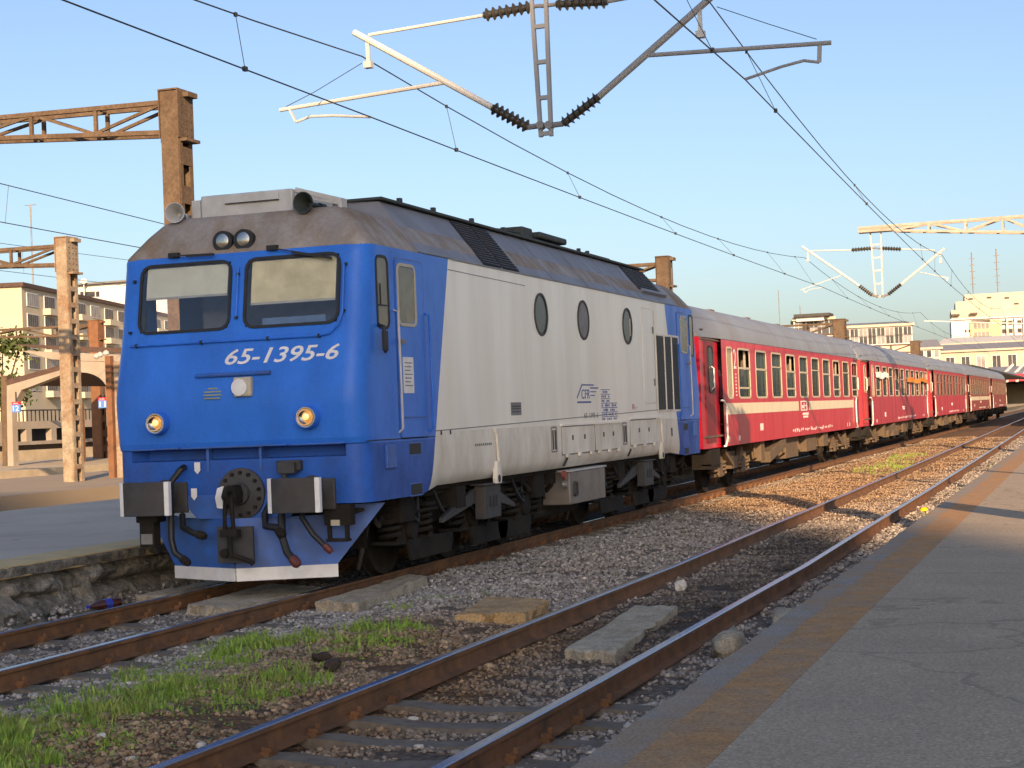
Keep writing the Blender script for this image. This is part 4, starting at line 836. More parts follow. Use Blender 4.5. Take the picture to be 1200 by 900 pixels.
# ------------------------------------------------------------------ coaches
CL = 24.5; HW = 1.41
WIN = [20.76-17+2.0215*k for k in range(10)]; WZ0, WZ1, WW = 1.97, 3.05, 1.33     # y of each window's near edge, counted from the buffers
NARROW = [(2.56, 3.16), (23.82-.0-.02, 24.0)]
def coach(idx, band, paint, doorm, dusty, label):
    root = thing('passenger_coach', label, 'passenger coach', (0, LL+CL*idx, 0), 0, 'passenger coaches behind the locomotive')
    y0, y1 = .35, CL-.35; e0, e1 = 2.05, CL-2.05         # tapered vestibule ends
    # side walls as strips with open windows
    ys = [y0, e0-.12, e0]; spans = [(2.56, 3.14)] + [(w, w+WW) for w in WIN]
    cuts = sorted(set([y0, e0-.15, e0] + [v for a in spans for v in a] + [e1+.0, e1+.15, y1]))
    cuts = [c for c in cuts if c <= y1]
    def xw(y): return HW if e0 <= y <= e1+.0 else HW-.085
    mb = MB(); zl = [.97, 1.62, 1.87, WZ0, WZ1, 3.21]
    for s in (-1, 1):
        for a, b in zip(cuts[:-1], cuts[1:]):
            for z0, z1 in zip(zl[:-1], zl[1:]):
                mid = (a+b)/2
                if z0 == WZ0 and any(p-1e-6 <= a and b <= q+1e-6 for p, q in spans): continue
                mb.add([(s*xw(a+1e-4 if a >= e0-1e-6 else a), a, z0), (s*xw(b-1e-4 if b <= e1+1e-6 else b), b, z0), (s*xw(b-1e-4 if b <= e1+1e-6 else b), b, z1), (s*xw(a+1e-4 if a >= e0-1e-6 else a), a, z1)], [(0, 1, 2, 3)])
    for y in (y0, y1): mb.add([(-HW+.085, y, .97), (HW-.085, y, .97), (HW-.085, y, 3.21), (-HW+.085, y, 3.21)], [(0, 1, 2, 3)])
    mb.add([(-HW, y0, .97), (HW, y0, .97), (HW, y1, .97), (-HW, y1, .97)], [(0, 1, 2, 3)])
    mb.build('body', paint, root)
    # curved roof
    mb = MB(); prof = [(HW+.004, 3.205), (HW-.01, 3.30), (HW-.08, 3.50), (1.15, 3.72), (.85, 3.89), (.5, 4.0), (.25, 4.04)]
    prof = prof + [(0, 4.05)] + [(-x, z) for x, z in prof[::-1]]; n = len(prof)
    for y, k, dz in ((y0, .90, -.10), (y0+.5, .965, -.03), (e0, 1, 0), (e1, 1, 0), (y1-.5, .965, -.03), (y1, .90, -.10)): mb.v += [(x*k if z > 3.25 else x*(.945 if k < .95 else 1 if k == 1 else .955), y, z+dz*((z-3.2)/.85)) for x, z in prof]
    for r_ in range(5):
        for i in range(n-1): mb.f.append((r_*n+i, r_*n+i+1, (r_+1)*n+i+1, (r_+1)*n+i)); mb.mi.append(1 if abs(prof[i][0]+prof[i+1][0])/2 < .6 else 0)
    mb.f += [tuple(range(n)), tuple(5*n+i for i in range(n))[::-1]]; mb.mi += [0, 0]
    rf = mb.build('roof', [CROOF, CROOFB], root, smooth=True)
    mb = MB()
    for s in (-1, 1): mb.bar((s*(HW+.006), e0, 3.212), (s*(HW+.006), e1, 3.212), .015, .02)
    mb.build('gutter', CROOF, rf)
    mb = MB()
    for y in (1.2, CL-1.2): mb.bar((1.30, y-.6, 3.36), (1.30, y+.6, 3.36), .04, .03)
    mb.build('door_gutter', DARKG, rf)
    mb = MB()
    for y in (2.6, 7, 11.5, 16, 20.5): mb.box(-.15, .15, y, y+.5, 4.04, 4.13)
    if idx == 0: mb.box(-.02, .0, 3.9, 3.92, 4.05, 4.9)
    mb.build('roof_vent', CROOFB, rf)
    # inside: floor, ceiling, corridor wall, seats
    mb = MB().box(-1.36, 1.36, y0+.1, y1-.1, 1.18, 1.22).box(-1.36, 1.36, y0+.1, y1-.1, 3.15, 3.19).box(-.30, -.26, y0+.1, y1-.1, 1.22, 3.15)
    for w in WIN: mb.box(-.26, 1.30, w+WW+.30, w+WW+.42, 1.22, 3.15).box(-.2, 1.2, w+WW+.12, w+WW+.29, 1.5, 2.35)
    mb.build('interior', COACHIN, root)
    mb = MB()
    for w in WIN:
        for k, yy in enumerate((w+WW-.28, w+.02)):
            wd = .20 if k == 0 else random.uniform(.03, .10); n = 6
            q = [(HW-.09+.018*(i % 2), yy+wd*i/n, z) for i in range(n+1) for z in (WZ0+.02, WZ1-.02)]
            mb.add(q, [(2*i, 2*i+2, 2*i+3, 2*i+1) for i in range(n)])
    mb.each('curtain', CURT, root)
    # windows: frame, sliding upper light, pane
    rw = random.Random(idx+3)
    for j, (a, b) in enumerate(spans):
        for s in (1, -1):
            yc, zc, w, h = (a+b)/2, (WZ0+WZ1)/2, b-a, WZ1-WZ0
            f = MB().ring(rrect(w+.03, h+.03, .12), rrect(w-.06, h-.06, .10), (s*(HW-.012), yc, zc), (0, 1, 0), (0, 0, 1), (s, 0, 0), .019)
            half = j in (1, 4, 8, 11-1) and idx < 2
            if j: f.box(s*(HW-.012), s*(HW+.010), a+.03, b-.03, *((2.60, 2.645) if half or j % 3 else (2.69, 2.72)))
            if half: f.box(s*(HW-.012), s*(HW+.008), a+.03, b-.03, 2.17, 2.21)
            fo = f.build('window', CREAM if idx < 2 else CREAMD, root)
            if s < 0 and idx: continue
            top = 2.62 if half else WZ1-.03
            g = MB().box(s*(HW-.022), s*(HW-.017), a+.03, b-.03, WZ0+.03, top); g.build('pane', GLASSC if j else CURT, fo)
    # doors in the tapered ends
    for yd, m_ in ((1.15, doorm), (CL-1.15, REDD)):
        d = MB().prism(rrect(.86, 2.05, .04), (HW-.084, yd, 2.10), (0, 1, 0), (0, 0, 1), (1, 0, 0), .02).build('door', m_, root)
        MB().prism(rrect(.42, .92, .12), (HW-.062, yd+.08, 2.56), (0, 1, 0), (0, 0, 1), (1, 0, 0), .006).build('pane', GLASSD, d)
        MB().ring(rrect(.46, .96, .14), rrect(.40, .90, .11), (HW-.066, yd+.08, 2.56), (0, 1, 0), (0, 0, 1), (1, 0, 0), .02).build('window_frame', BLACK if doorm is REDD else CREAM, d)
        MB().tube([(HW-.05, yd+.12, 2.62), (HW+.0, yd+.10, 2.58), (HW+.0, yd+.10, 2.2), (HW-.05, yd+.12, 2.16)], .016, 6).build('handle', WHITE, d)
        MB().box(1.0, HW-.02, yd-.45, yd+.45, .55, .95).box(1.2, HW, yd-.45, yd+.45, .62, .65).build('step', DARK, root)
    for y, s in ((e0+.03, -1), (e1-.03, 1)):
        MB().tube([(HW, y+s*.22, 1.93), (HW+.04, y+s*.16, 1.92), (HW+.045, y-s*.05, 1.80), (HW+.045, y-s*.05, 1.15), (HW+.04, y+s*.14, .98), (HW, y+s*.16, .98)], .022, 8).build('handrail', WHITE, root, smooth=True)
    if band:
        mb = MB()
        for a, b in ((e0+.08, 11.5), (13.2, e1-.3)): mb.box(HW, HW+.004, a, b, 1.625, 1.865)
        mb.build('cream_band', BAND, root)
        mb = MB().ring([(-.5, -.13), (.5, -.13), (.5, .13), (-.5, .13)], [(-.42, -.10), (.42, -.10), (.42, .10), (-.42, .10)], (HW, 12.35, 1.745), (0, 1, 0), (0, 0, 1), (1, 0, 0), .004)
        mb.box(HW, HW+.004, 12.0, 12.65, 1.73, 1.76).box(HW, HW+.004, 12.05, 12.35, 1.68, 1.73).box(HW, HW+.004, 12.35, 12.4, 1.66, 1.82).build('logo', WHITE, root)
    if idx == 0:
        text_mesh('class_number', '2', .62, frame_m((HW+.002, 3.26, 2.60), (0, 1, 0), (0, 0, 1)), WHITE, root, depth=.001)
        mb = MB()
        for k in range(7): mb.box(HW, HW+.003, 3.42, 3.52, 2.02+.075*k, 2.05+.075*k)
        mb.build('stencil_lettering', WHITE, root)
    mb = MB()
    for (a, b, z, h) in ((6.05, 6.35, 1.22, .16), (12.1, 13.0, 1.50, .06), (12.2, 12.9, 1.43, .05)): 
        k = a
        while k < b: mb.box(HW, HW+.003, k, k+.06, z, z+h); k += .1
    for k in range(22):
        y = 10.4+.32*k+random.uniform(0, .1); mb.box(HW, HW+.003, y, y+random.uniform(.05, .2), 1.06+random.uniform(0, .06), 1.13+random.uniform(0, .05))
    for y in (2.35, 2.5, 3.5, 3.6, 20.5, 21): mb.box(HW, HW+.003, y, y+.07, 1.05, 1.16)
    mb.build('stencil_lettering', WHITE, root)
    # running gear
    um = BROWNU if dusty else DARK
    for yc in (3.9, CL-3.9):
        bg_ = MB().box(-.5, .5, yc-1.0, yc+1.0, .55, .8).build('bogie', um, root)
        for s in (-1, 1):
            MB().prism([(-1.9, .62), (-1.5, .66), (-.8, .50), (.8, .50), (1.5, .66), (1.9, .62), (1.9, .78), (.9, .82), (-.9, .82), (-1.9, .78)], (s*.98, yc, 0), (0, 1, 0), (0, 0, 1), (s, 0, 0), .12).build('bogie_frame', um, bg_, bevel=.015)
            for dy in (-1.25, 1.25):
                wy = yc+dy
                MB().lathe((s*.70, wy, .46), (s, 0, 0), [(0, 0), (0, .49), (.025, .49), (.03, .46), (.13, .455), (.14, .41), (.09, .36), (.09, .16), (.15, .13), (.19, 0)], 28).build('wheel', DARK, bg_, smooth=True)
                MB().box(s*.98, s*1.18, wy-.18, wy+.18, .32, .64).bar((s*1.1, wy-.5, .36), (s*1.1, wy+.5, .36), .1, .07).build('axle_box', um, bg_, bevel=.02)
                for e in (-1, 1): 
                    pts, t = coil((s*1.09, wy+e*.38, .40), .10, .26, 3.5, .028); MB().tube(pts, t, 6).build('spring', um, bg_, smooth=True)
            MB().bar((s*1.16, yc-.9, .86), (s*1.2, yc-.3, .55), .12, .10).bar((s*1.16, yc+.9, .86), (s*1.2, yc+.3, .55), .12, .10).box(s*1.05, s*1.22, yc-.35, yc+.35, .45, .72).bar((s*1.15, yc-2.1, .45), (s*1.15, yc-1.5, .75), .08, .06).each('bolster', um, bg_, bevel=.01)
    mb = MB()
    mb.prism([(0, .96), (1.9, .96), (2.7, .52), (1.9, .52), (1.5, .52)], (1.05, 6.5, 0), (0, 1, 0), (0, 0, 1), (1, 0, 0), .25) if False else mb.bar((1.2, 7.4, .56), (1.2, 9.7, .88), .32, .26)
    mb.build('slanted_tank', um, root, bevel=.02)
    mb = MB().box(-1.0, 1.2, 10.5, 12.4, .42, .95).box(.8, 1.3, 6.6, 7.05, .5, .95).box(.6, 1.25, 13.5, 15.2, .5, .95).box(.9, 1.3, 16.2, 17.1, .56, .95)
    for k in range(9): y = random.uniform(6, 18); mb.tube([(1.2, y, .95), (1.2, y+.1, .6), (1.15, y+.6, .55), (1.1, y+.7, .9)], .03, 6)
    mb.tube([(1.0, 2.5, .74), (1.0, 22, .74)], .03, 6)
    mb.build('underframe_boxes', um if idx else BROWNU, root, bevel=.01)
    for y, s in ((0, 1), (CL, -1)):
        for x in (-.875, .875): MB().lathe((x, y+s*.03, 1.05), (0, s, 0), [(0, .20), (.04, .22), (.05, .09), (.3, .10), (.32, .15), (.40, .15)], 18).build('buffer', DARK, root, smooth=True)
        MB().prism(rrect(1.3, 2.3, .2), (0, y+s*.12, 2.2), (1, 0, 0), (0, 0, 1), (0, s, 0), .25).build('gangway_bellows', BLACK, root)
    return root
C1 = coach(0, True, RED, REDD, True, 'red passenger coach with cream band directly behind the locomotive')
C2 = coach(1, False, RED2, REDV, True, 'plain red coach with white and orange curtains blowing out of its windows')
C3 = coach(2, False, RED2, REDV, True, 'plain red coach without curtains outside, third behind the locomotive')
C4 = coach(3, True, REDBR, REDD, False, 'grimy red coach with a cream band, second from the rear of the train')
C5 = coach(4, False, REDBR, REDD, False, 'grimy brownish red coach at the rear end of the train')
def flutter(name, par, y0, y1, z, h, mt):
    mb = MB(); n = 24; 
    for i in range(n+1):
        t = i/n; y = y0+(y1-y0)*t; zz = z+.08*math.sin(t*13)*t; x = HW+.03+.12*math.sin(t*9+.5)**2*min(1, t*6)
        mb.v += [(x, y, zz-h/2*(.8+.3*math.sin(t*7))), (x+.05*math.sin(t*11), y, zz+h/2)]
    for i in range(n): mb.f.append((2*i, 2*i+2, 2*i+3, 2*i+1)); mb.mi.append(0)
    return mb.build(name, mt, par, smooth=True)
flutter('blown_curtain', C2, WIN[0]-.2, WIN[1]+1.2, 2.72, .20, WCLOTH)
flutter('blown_curtain', C2, WIN[5]+.2, WIN[9]+1.6, 2.62, .20, ORANGE)

# ------------------------------------------------------------------ masts, booms, overhead wires
def mast(label, x, y, zb, zt, wx, wy, mt, boom=None, group='overhead line masts', rungs=False, cat='mast'):
    root = thing('overhead_line_mast', label, cat, (x, y, zb), 0, group); h = zt-zb
    c = MB()
    for s in (-1, 1):
        c.box(-wx/2, wx/2, s*wy/2-.012, s*wy/2+.012, 0, h)
        for e in (-1, 1): c.box(e*wx/2-.011, e*wx/2+.011, s*(wy/2)-s*.14, s*(wy/2)-s*.013, 0, h)
    c.build('post', mt, root)
    b = MB(); k = .35
    while k < h-1.2:
        for e in (-1, 1): b.box(e*(wx/2+.012)-.006, e*(wx/2+.012)+.006, -wy/2+.02, wy/2-.02, k, k+(.36 if not rungs else .14))
        k += .78 if not rungs else .45
    b.each('batten_plate', mt, root)
    hd = MB()
    for e in (-1, 1): hd.box(e*(wx/2+.022)-.008, e*(wx/2+.022)+.008, -wy/2-.04, wy/2+.04, h-.95, h)
    hd.box(-wx/2-.03, wx/2+.03, -wy/2-.05, wy/2+.05, h, h+.03).box(-wx/2-.05, wx/2+.16, -wy/2+.05, wy/2+.05, h-1.02, h-.96).box(wx/2+.03, wx/2+.16, -.1, wy/2, h-.12, h-.02)
    hd.build('head_plates', mt, root)
    bl = MB()
    for i in range(6):
        for q in (-.18, .02, .2): bl.box(wx/2+.029, wx/2+.04, q*wy/.54-.016, q*wy/.54+.016, h-.9+.15*i, h-.87+.15*i)
    bl.build('bolts', DARKG if mt is not RUSTO else mt, root)
    if boom:
        L, d0, d1, up, panels, bm_ = boom; s = -1 if L < 0 else 1; L = abs(L); B = MB(); y0 = 0
        topz = lambda t: h-.22+up*t; botz = lambda t: h-.22-d0+(d0-d1+up)*t
        P0 = s*(wx/2)
        for yy in (-wy/2+.05, wy/2-.05):
            B.bar((P0, yy, topz(0)), (P0+s*L, yy, topz(1)), .09, .09); B.bar((P0, yy, botz(0)), (P0+s*L, yy, botz(1)), .09, .09)
            for i in range(panels):
                t0, t1 = i/panels, (i+1)/panels; x0, x1 = P0+s*L*t0, P0+s*L*t1
                a, b2 = ((x0, topz(t0)), (x1, botz(t1))) if i % 2 == 0 else ((x0, botz(t0)), (x1, topz(t1)))
                if i % 2 == 0: a, b2 = (x0, topz(t0)-.03), (x1, botz(t1)+.03)
                B.bar((a[0], yy, a[1]), (b2[0], yy, b2[1]), .06, .06); B.bar((x1, yy, topz(t1)), (x1, yy, botz(t1)), .07, .07)
        for i in range(panels+1):
            t = i/panels; B.bar((P0+s*L*t, -wy/2+.05, topz(t)), (P0+s*L*t, wy/2-.05, topz(t)), .05, .05); B.bar((P0+s*L*t, -wy/2+.05, botz(t)), (P0+s*L*t, wy/2-.05, botz(t)), .05, .05)
        B.build('boom', bm_ or mt, root)
    return root
mast('tall rust brown lattice mast with a long truss boom rising behind the locomotive cab', -8.44, 14.27, .45, 8.52, .38, .54, MASTM, (-7.6, .60, .25, .12, 5, MASTM))
mast('peeling cream and rust mast with a thin truss boom standing left of the locomotive', -18.3, 25.2, .45, 7.25, .34, .5, MASTY, (-6, .52, .3, .05, 4, MASTM), rungs=True)
mast('rust brown mast head showing above the rear of the locomotive roof', -4.85, 40.2, .45, 6.93, .40, .5, MASTM, (-5.5, .55, .3, .05, 4, MASTM))
mast('dark brown mast head above the roof of the first red coach', -4.6, 80, .45, 6.45, .62, .6, MASTM, (-6, .6, .35, .05, 4, MASTM))
mast('smallest dark brown mast head above the roofs near the end of the train', -4.0, 116, .45, 6.25, .62, .6, MASTM, (-6, .6, .35, .05, 4, MASTM))
p_ = at_y(112, 376, 62); mast('short orange rusty mast head behind the concrete canopy', p_.x, 62, .45, p_.z, .55, .5, RUSTO, (-9, .55, .3, .1, 4, MASTM))
pm = thing('lamp_post', 'slender rusty post with ball insulators beside the concrete canopy', 'post', (-18.55, 27.6, .45))
zt_ = at_y(131, 417, 27.6).z-.45
MB().box(-.09, .09, -.09, .09, 0, zt_).build('post', RUSTO, pm); MB().box(.16, .50, -.04, .04, 0, zt_-.2).build('plate', MASTY, pm)
b_ = MB()
for dx, dz in ((-.2, .02), (0, .06), (-.32, -.02)): b_.lathe((dx-.1, 0, zt_-.05+dz), (0, 0, 1), [(0, .03), (.05, .09), (.12, .09), (.17, .02)], 12)
b_.build('insulator', LIGHTG, pm)

def ridged(p, q, r0=.045, r1=.085, n=7):
    p, q = Vector(p), Vector(q); L = (q-p).length; prof = [(0, r0)]
    for i in range(n): t = L*(i+.15)/n; prof += [(t, r0), (t+L*.35/n, r1), (t+L*.5/n, r0*.95)]
    prof.append((L, r0)); return MB().lathe(p, (q-p), prof, 14)
def hanging(label, Y, zs, arm_l, arm_r, xs):
    """suspension post hanging from the boom, with a bracket for the track on either side"""
    root = thing('wire_support', label, 'wire support', (0, 0, 0), 0, 'suspended wire supports')
    xb, zb_, zt, wb, wt = xs
    pt = MB()
    for s in (-1, 1): pt.bar((xb+s*wt/2-.03, Y, zt), (xb+s*wb/2, Y, zb_), .045, .06, up=(0, 1, 0))
    for i in range(6): t = (i+.02)/5.; w = wb+(wt-wb)*t; pt.bar((xb-w/2-.03*t, Y, zb_+.03+(zt-zb_)*t), (xb+w/2-.03*t, Y, zb_+.03+(zt-zb_)*t), .05, .05)
    pt.build('post', ARMG if Y < 20 else LIGHTG, root)
    for A, mt in ((arm_l, ARMW), (arm_r, ARMG if Y < 20 else ARMW)):
        j0, i0, i1, tip, reg0, reg1, sd0, sd1, top_i0, top_i1, top_end = [Vector(v) for v in A]
        t = MB().tube([i1, tip], .042, 10); o = t.build('bracket_tube', mt, root, smooth=True)
        o2 = ridged(i0, i1).build('insulator', INSUL, root, smooth=True); MB().tube([j0, i0], .035, 8).lathe(j0, (0, 1, 0), [(-.06, .05), (.06, .05)], 10).build('clevis', GREYS, o2)
        if top_i0.z > 0:
            o3 = ridged(top_i0, top_i1).build('insulator', INSUL, root, smooth=True); MB().tube([(xb, Y, top_i0.z), top_i0], .025, 8).build('clevis', GREYS, o3)
            MB().tube([top_i1, top_end], .022, 8).build('stay_tube', mt, root, smooth=True)
        kk = 1 if Y < 20 else .55; r = MB().tube([reg0, reg1], .027*kk, 8).build('registration_tube', mt, root, smooth=True)
        mid = sd0.lerp(sd1, .5) + Vector((0, 0, .05)); MB().bar(reg1.lerp(reg0, .06), sd0, .05, .02).tube([sd0, sd0.lerp(sd1, .2)+Vector((0, 0, .06)), mid, sd1], .018*kk, 8).build('steady_arm', mt, r, smooth=True)
        hk = tip.lerp(i1, .10); MB().bar(hk, hk-Vector((0, 0, .30)), .05, .03).box(hk.x-.05, hk.x+.05, Y-.05, Y+.05, hk.z-.36, hk.z-.28).build('wire_clamp', LIGHTG, root)
    return root
A = lambda px, py, Y=4.: tuple(at_y(px, py, Y))
hanging('large grey ladder post with white and grey bracket arms hanging above the locomotive', 4., 0,
    [A(634, 147), A(619, 149), A(577, 126), A(415, 38), A(519, 97), A(328, 129), A(347, 143), A(434, 137), A(622, 8), A(567, 18), A(432, 41)],
    [A(644, 147), A(660, 145), A(702, 113), A(833, -3), A(757, 65), A(974, 50), A(960, 73), A(873, 93), A(652, 5), A(712, 2), A(790, -12)],
    (A(640, 160)[0], A(640, 160)[2], 7.35, .13, .20))
B2 = lambda px, py: A(px, py, 40.)
hanging('distant pale post with two bracket arms hanging from the cream boom beyond the train roof', 40., 0,
    [B2(1028, 347), B2(1022, 346), B2(1007, 335), B2(940, 289), B2(985, 323), B2(938, 340), B2(944, 343), B2(965, 337), B2(1021, 291), B2(998, 293), B2(950, 294)],
    [B2(1035, 347), B2(1041, 345), B2(1056, 333), B2(1107, 291), B2(1078, 319), B2(1112, 326), B2(1110, 329), B2(1103, 325), B2(1034, 291), B2(1056, 292), B2(1095, 293)],
    (2.27, 5.12, 7.22, .22, .34))
def cantilever(label, Y, xm, xt, zt, d0, mt):
    root = thing('overhead_line_mast', label, 'mast', (xm, Y, .2), 0, 'overhead line masts'); B = MB(); h = zt-.2
    for yy in (-.2, .2):
        B.bar((0, yy, h), (xt-xm, yy, h), .07, .07); B.bar((0, yy, h-d0), ((xt-xm)*.86, yy, h-.16), .07, .07); n = 6
        for i in range(n):
            t0, t1 = i/n*.86, (i+1)/n*.86; b0 = h-d0+(d0-.16)*t0/.86; b1 = h-d0+(d0-.16)*t1/.86
            a, b = ((t0, h), (t1, b1)) if i % 2 else ((t0, b0), (t1, h))
            B.bar(((xt-xm)*a[0], yy, a[1]), ((xt-xm)*b[0], yy, b[1]), .06, .06); B.bar(((xt-xm)*t1, yy, h), ((xt-xm)*t1, yy, b1), .06, .06)
        B.bar(((xt-xm)*.86, yy, h-.12), (xt-xm, yy, h-.12), .08, .08)
    B.build('boom', mt, root)
    P = MB(); 
    for s in (-1, 1): P.box(-.2, .2, s*.24-.02, s*.24+.02, 0, h+.3); P.box(-.2, -.17, s*.24-s*.12, s*.22, 0, h+.3); P.box(.17, .2, s*.24-s*.12, s*.22, 0, h+.3)
    for k in range(9): P.box(-.22, -.202, -.2, .2, .4+.8*k, .75+.8*k).box(.202, .22, -.2, .2, .4+.8*k, .75+.8*k)
    P.build('post', mt, root); return root
cantilever('rusty mast on the near platform whose boom carries the large suspended wire support', 4., 9.4, 2.2, 7.45, .8, MASTM)
cantilever('cream painted truss boom reaching in from the right above the near platform', 40., 9.6, 1.69, 7.40, .75, PALEM)
hang3 = thing('wire_support', 'tiny white bracket arm far down the line at the foot of the hospital tower', 'wire support', (0, 0, 0), 0, 'suspended wire supports')
a, b = at_y(1083, 376, 78), at_y(1235, 380, 78); MB().bar(a, b, .05, .05).build('bracket_tube', ARMW, hang3); MB().bar(b, (b.x, b.y, .2), .25, .25).build('post', MASTM, hang3)

def line(label, pts_c, pts_m, drops, r=.0085):
    root = thing('overhead_line', label, 'overhead wire', (0, 0, 0), 0, 'overhead wires'); 
    def samp(pts, sag):
        out = []
        for a, b in zip(pts[:-1], pts[1:]):
            a, b = Vector(a), Vector(b); k = 12
            for i in range(k): t = i/k; p = a.lerp(b, t); p.z -= sag*4*t*(1-t)*((b-a).length/36)**2; out.append(p)
        out.append(Vector(pts[-1])); return out
    c = samp(pts_c, .04); m_ = samp(pts_m, .55); MB().tube(c, r, 6).build('contact_wire', WIRE, root); MB().tube(m_, r, 6).build('messenger_wire', WIRE, root)
    def atY(ps, y):
        for a, b in zip(ps[:-1], ps[1:]):
            if a.y <= y <= b.y: return a.lerp(b, (y-a.y)/(b.y-a.y))
    d = MB()
    for y in drops:
        p, q = atY(c, y), atY(m_, y)
        if p and q: d.tube([p, q], .0045, 5); d.box(p.x-.02, p.x+.02, y-.03, y+.03, p.z-.02, p.z+.03).box(q.x-.015, q.x+.015, y-.02, y+.02, q.z-.025, q.z+.02)
    d.build('dropper', WIRE, root); return root
cL, mL = Vector(A(434, 137)), Vector(A(424, 66)); cR, mR = Vector(A(873, 93)), Vector(A(832, 3))
cL2, mL2 = Vector(B2(965, 337)), Vector(B2(943, 302)); cR2, mR2 = Vector(B2(1103, 325)), Vector(B2(1104, 299))
line('overhead wires above the locomotive and coaches', [(cL.x+.25, -32, cL.z), cL, cL2, (.2, 78, 5.55), (.3, 116, 5.55), (.0, 160, 5.55)], [(mL.x+.2, -32, mL.z), mL, mL2, (0, 78, 6.5), (.2, 116, 6.5), (0, 160, 6.5)], [-9, -4.3, .6, 7.0, 13.0, 20, 26, 33, 38, 46, 53, 60, 67, 74, 84, 92, 100, 108])
line('overhead wires above the empty track on the right', [(cR.x, -32, cR.z), cR, cR2, (4.1, 78, 5.6), (3.6, 120, 5.6), (3, 170, 5.6)], [(mR.x, -32, mR.z), mR, mR2, (4.2, 78, 6.5), (3.6, 120, 6.5), (3, 170, 6.5)], [-5, 2.2, 6.3, 17.5, 32, 37, 44, 52, 60, 68, 76])
MB_ = MB().tube([A(424, 74), A(368, 108)], .005, 5).tube([A(368, 108), A(335, 125)], .005, 5)
tag(MB_.build('stay_wire', WIRE), 'thin slack stay wire beside the white bracket arm', 'stay wire', 'stay wires')
tag(MB().tube([A(840, 8), A(900, 28), A(957, 46)], .005, 5).build('stay_wire', WIRE), 'thin stay wire running to the end of the grey bracket arm', 'stay wire', 'stay wires')
def free_wires(label, lines, drops):
    root = thing('overhead_line', label, 'overhead wire', (0, 0, 0), 0, 'overhead wires')
    for nm, X, (x0, y0), (x1, y1) in lines:
        a, b = at_x(x0, y0, X), at_x(x1, y1, X); d = b-a; MB().tube([a-d*.4, a, b, b+d*1.5], .010, 6).build(nm, WIRE, root)
    D = MB()
    for X, p, q in drops: D.tube([at_x(*p, X), at_x(*q, X)], .006, 5)
    D.build('dropper', WIRE, root)
free_wires('pair of overhead wires crossing the sky left of the tall brown mast', [('messenger_wire', -12.2, (0, 215), (190, 262)), ('contact_wire', -12.2, (0, 260), (174, 292))], [(-12.2, (10, 217), (6, 262))])
free_wires('lower pair of overhead wires behind the peeling cream mast', [('messenger_wire', -27.6, (0, 285), (160, 306)), ('contact_wire', -27.6, (0, 317), (150, 335))], [(-27.6, (26, 289), (28, 320))])

# ------------------------------------------------------------------ left background: canopy, wall, signs, apartments
def quadmb(P, depth, n):                 # polygon (list of Vector) pushed back along n
    n = Vector(n); k = len(P); mb = MB(); return mb.add(list(P)+[p+n*depth for p in P], [tuple(range(k)), tuple(range(2*k-1, k-1, -1))]+[(i, k+i, k+(i+1) % k, (i+1) % k) for i in range(k)])
YC = 50.
cp = thing('platform_canopy', 'old concrete platform canopy with an arched frame and dark roof edge', 'canopy')
K = lambda px, py, Y=YC: at_y(px, py, Y)
quadmb([K(12, 403), K(150, 408), K(150, 414), K(95, 412), K(38, 407)], 26, (0, 1, 0)).build('roof', BROWNR, cp)
quadmb([K(25, 411), K(150, 416), K(150, 424), K(100, 423), K(60, 421)], .5, (0, 1, 0)).build('gutter_beam', CONC, cp)
arc = [K(90+38*math.sin(t)**.8, 436+30*(1-math.cos(t))) for t in np.linspace(0.02, PI/2, 8)]
quadmb([K(88, 423), K(150, 425), K(150, 470), K(131, 470)]+arc[::-1]+[K(88, 436)], .6, (0, 1, 0)).build('arched_frame', CONC, cp)
quadmb([K(129, 468), K(150, 468), K(150, 552), K(137, 552), K(131, 500)], .5, (0, 1, 0)).build('pier', CONC, cp)
quadmb([K(5, 446), K(70, 428), K(70, 434), K(8, 452)], 26, (0, 1, 0)).build('side_roof', BROWNR, cp)
quadmb([K(8, 452), K(70, 434), K(70, 440), K(25, 457), K(14, 478), K(8, 478)], .5, (0, 1, 0)).build('raking_beam', CONC, cp)
quadmb([K(1, 440), K(8, 440), K(8, 549), K(3, 549)], .4, (0, 1, 0)).build('column', MASTM, cp)
quadmb([K(8, 478), K(14, 478), K(16, 549), K(9, 549)], .4, (0, 1, 0)).build('column', CONC, cp)
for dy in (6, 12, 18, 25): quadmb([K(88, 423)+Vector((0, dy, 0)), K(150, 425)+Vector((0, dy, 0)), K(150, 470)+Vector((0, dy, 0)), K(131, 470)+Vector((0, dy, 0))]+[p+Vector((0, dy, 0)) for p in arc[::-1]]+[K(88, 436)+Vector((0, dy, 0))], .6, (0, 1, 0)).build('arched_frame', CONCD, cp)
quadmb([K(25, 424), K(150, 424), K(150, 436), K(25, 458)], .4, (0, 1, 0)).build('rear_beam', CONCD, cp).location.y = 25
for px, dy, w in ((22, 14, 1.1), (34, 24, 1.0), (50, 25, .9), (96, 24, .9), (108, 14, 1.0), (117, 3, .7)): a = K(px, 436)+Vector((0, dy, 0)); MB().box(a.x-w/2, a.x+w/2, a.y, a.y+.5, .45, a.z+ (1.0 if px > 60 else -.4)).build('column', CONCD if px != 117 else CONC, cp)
for px, w in ((26, .9), (108, .8)): a = K(px, 515)+Vector((0, 4, 0)); MB().box(a.x-w/2, a.x+w/2, a.y, a.y+.4, .45, a.z+1.6).build('wooden_casing', RUSTO, cp)
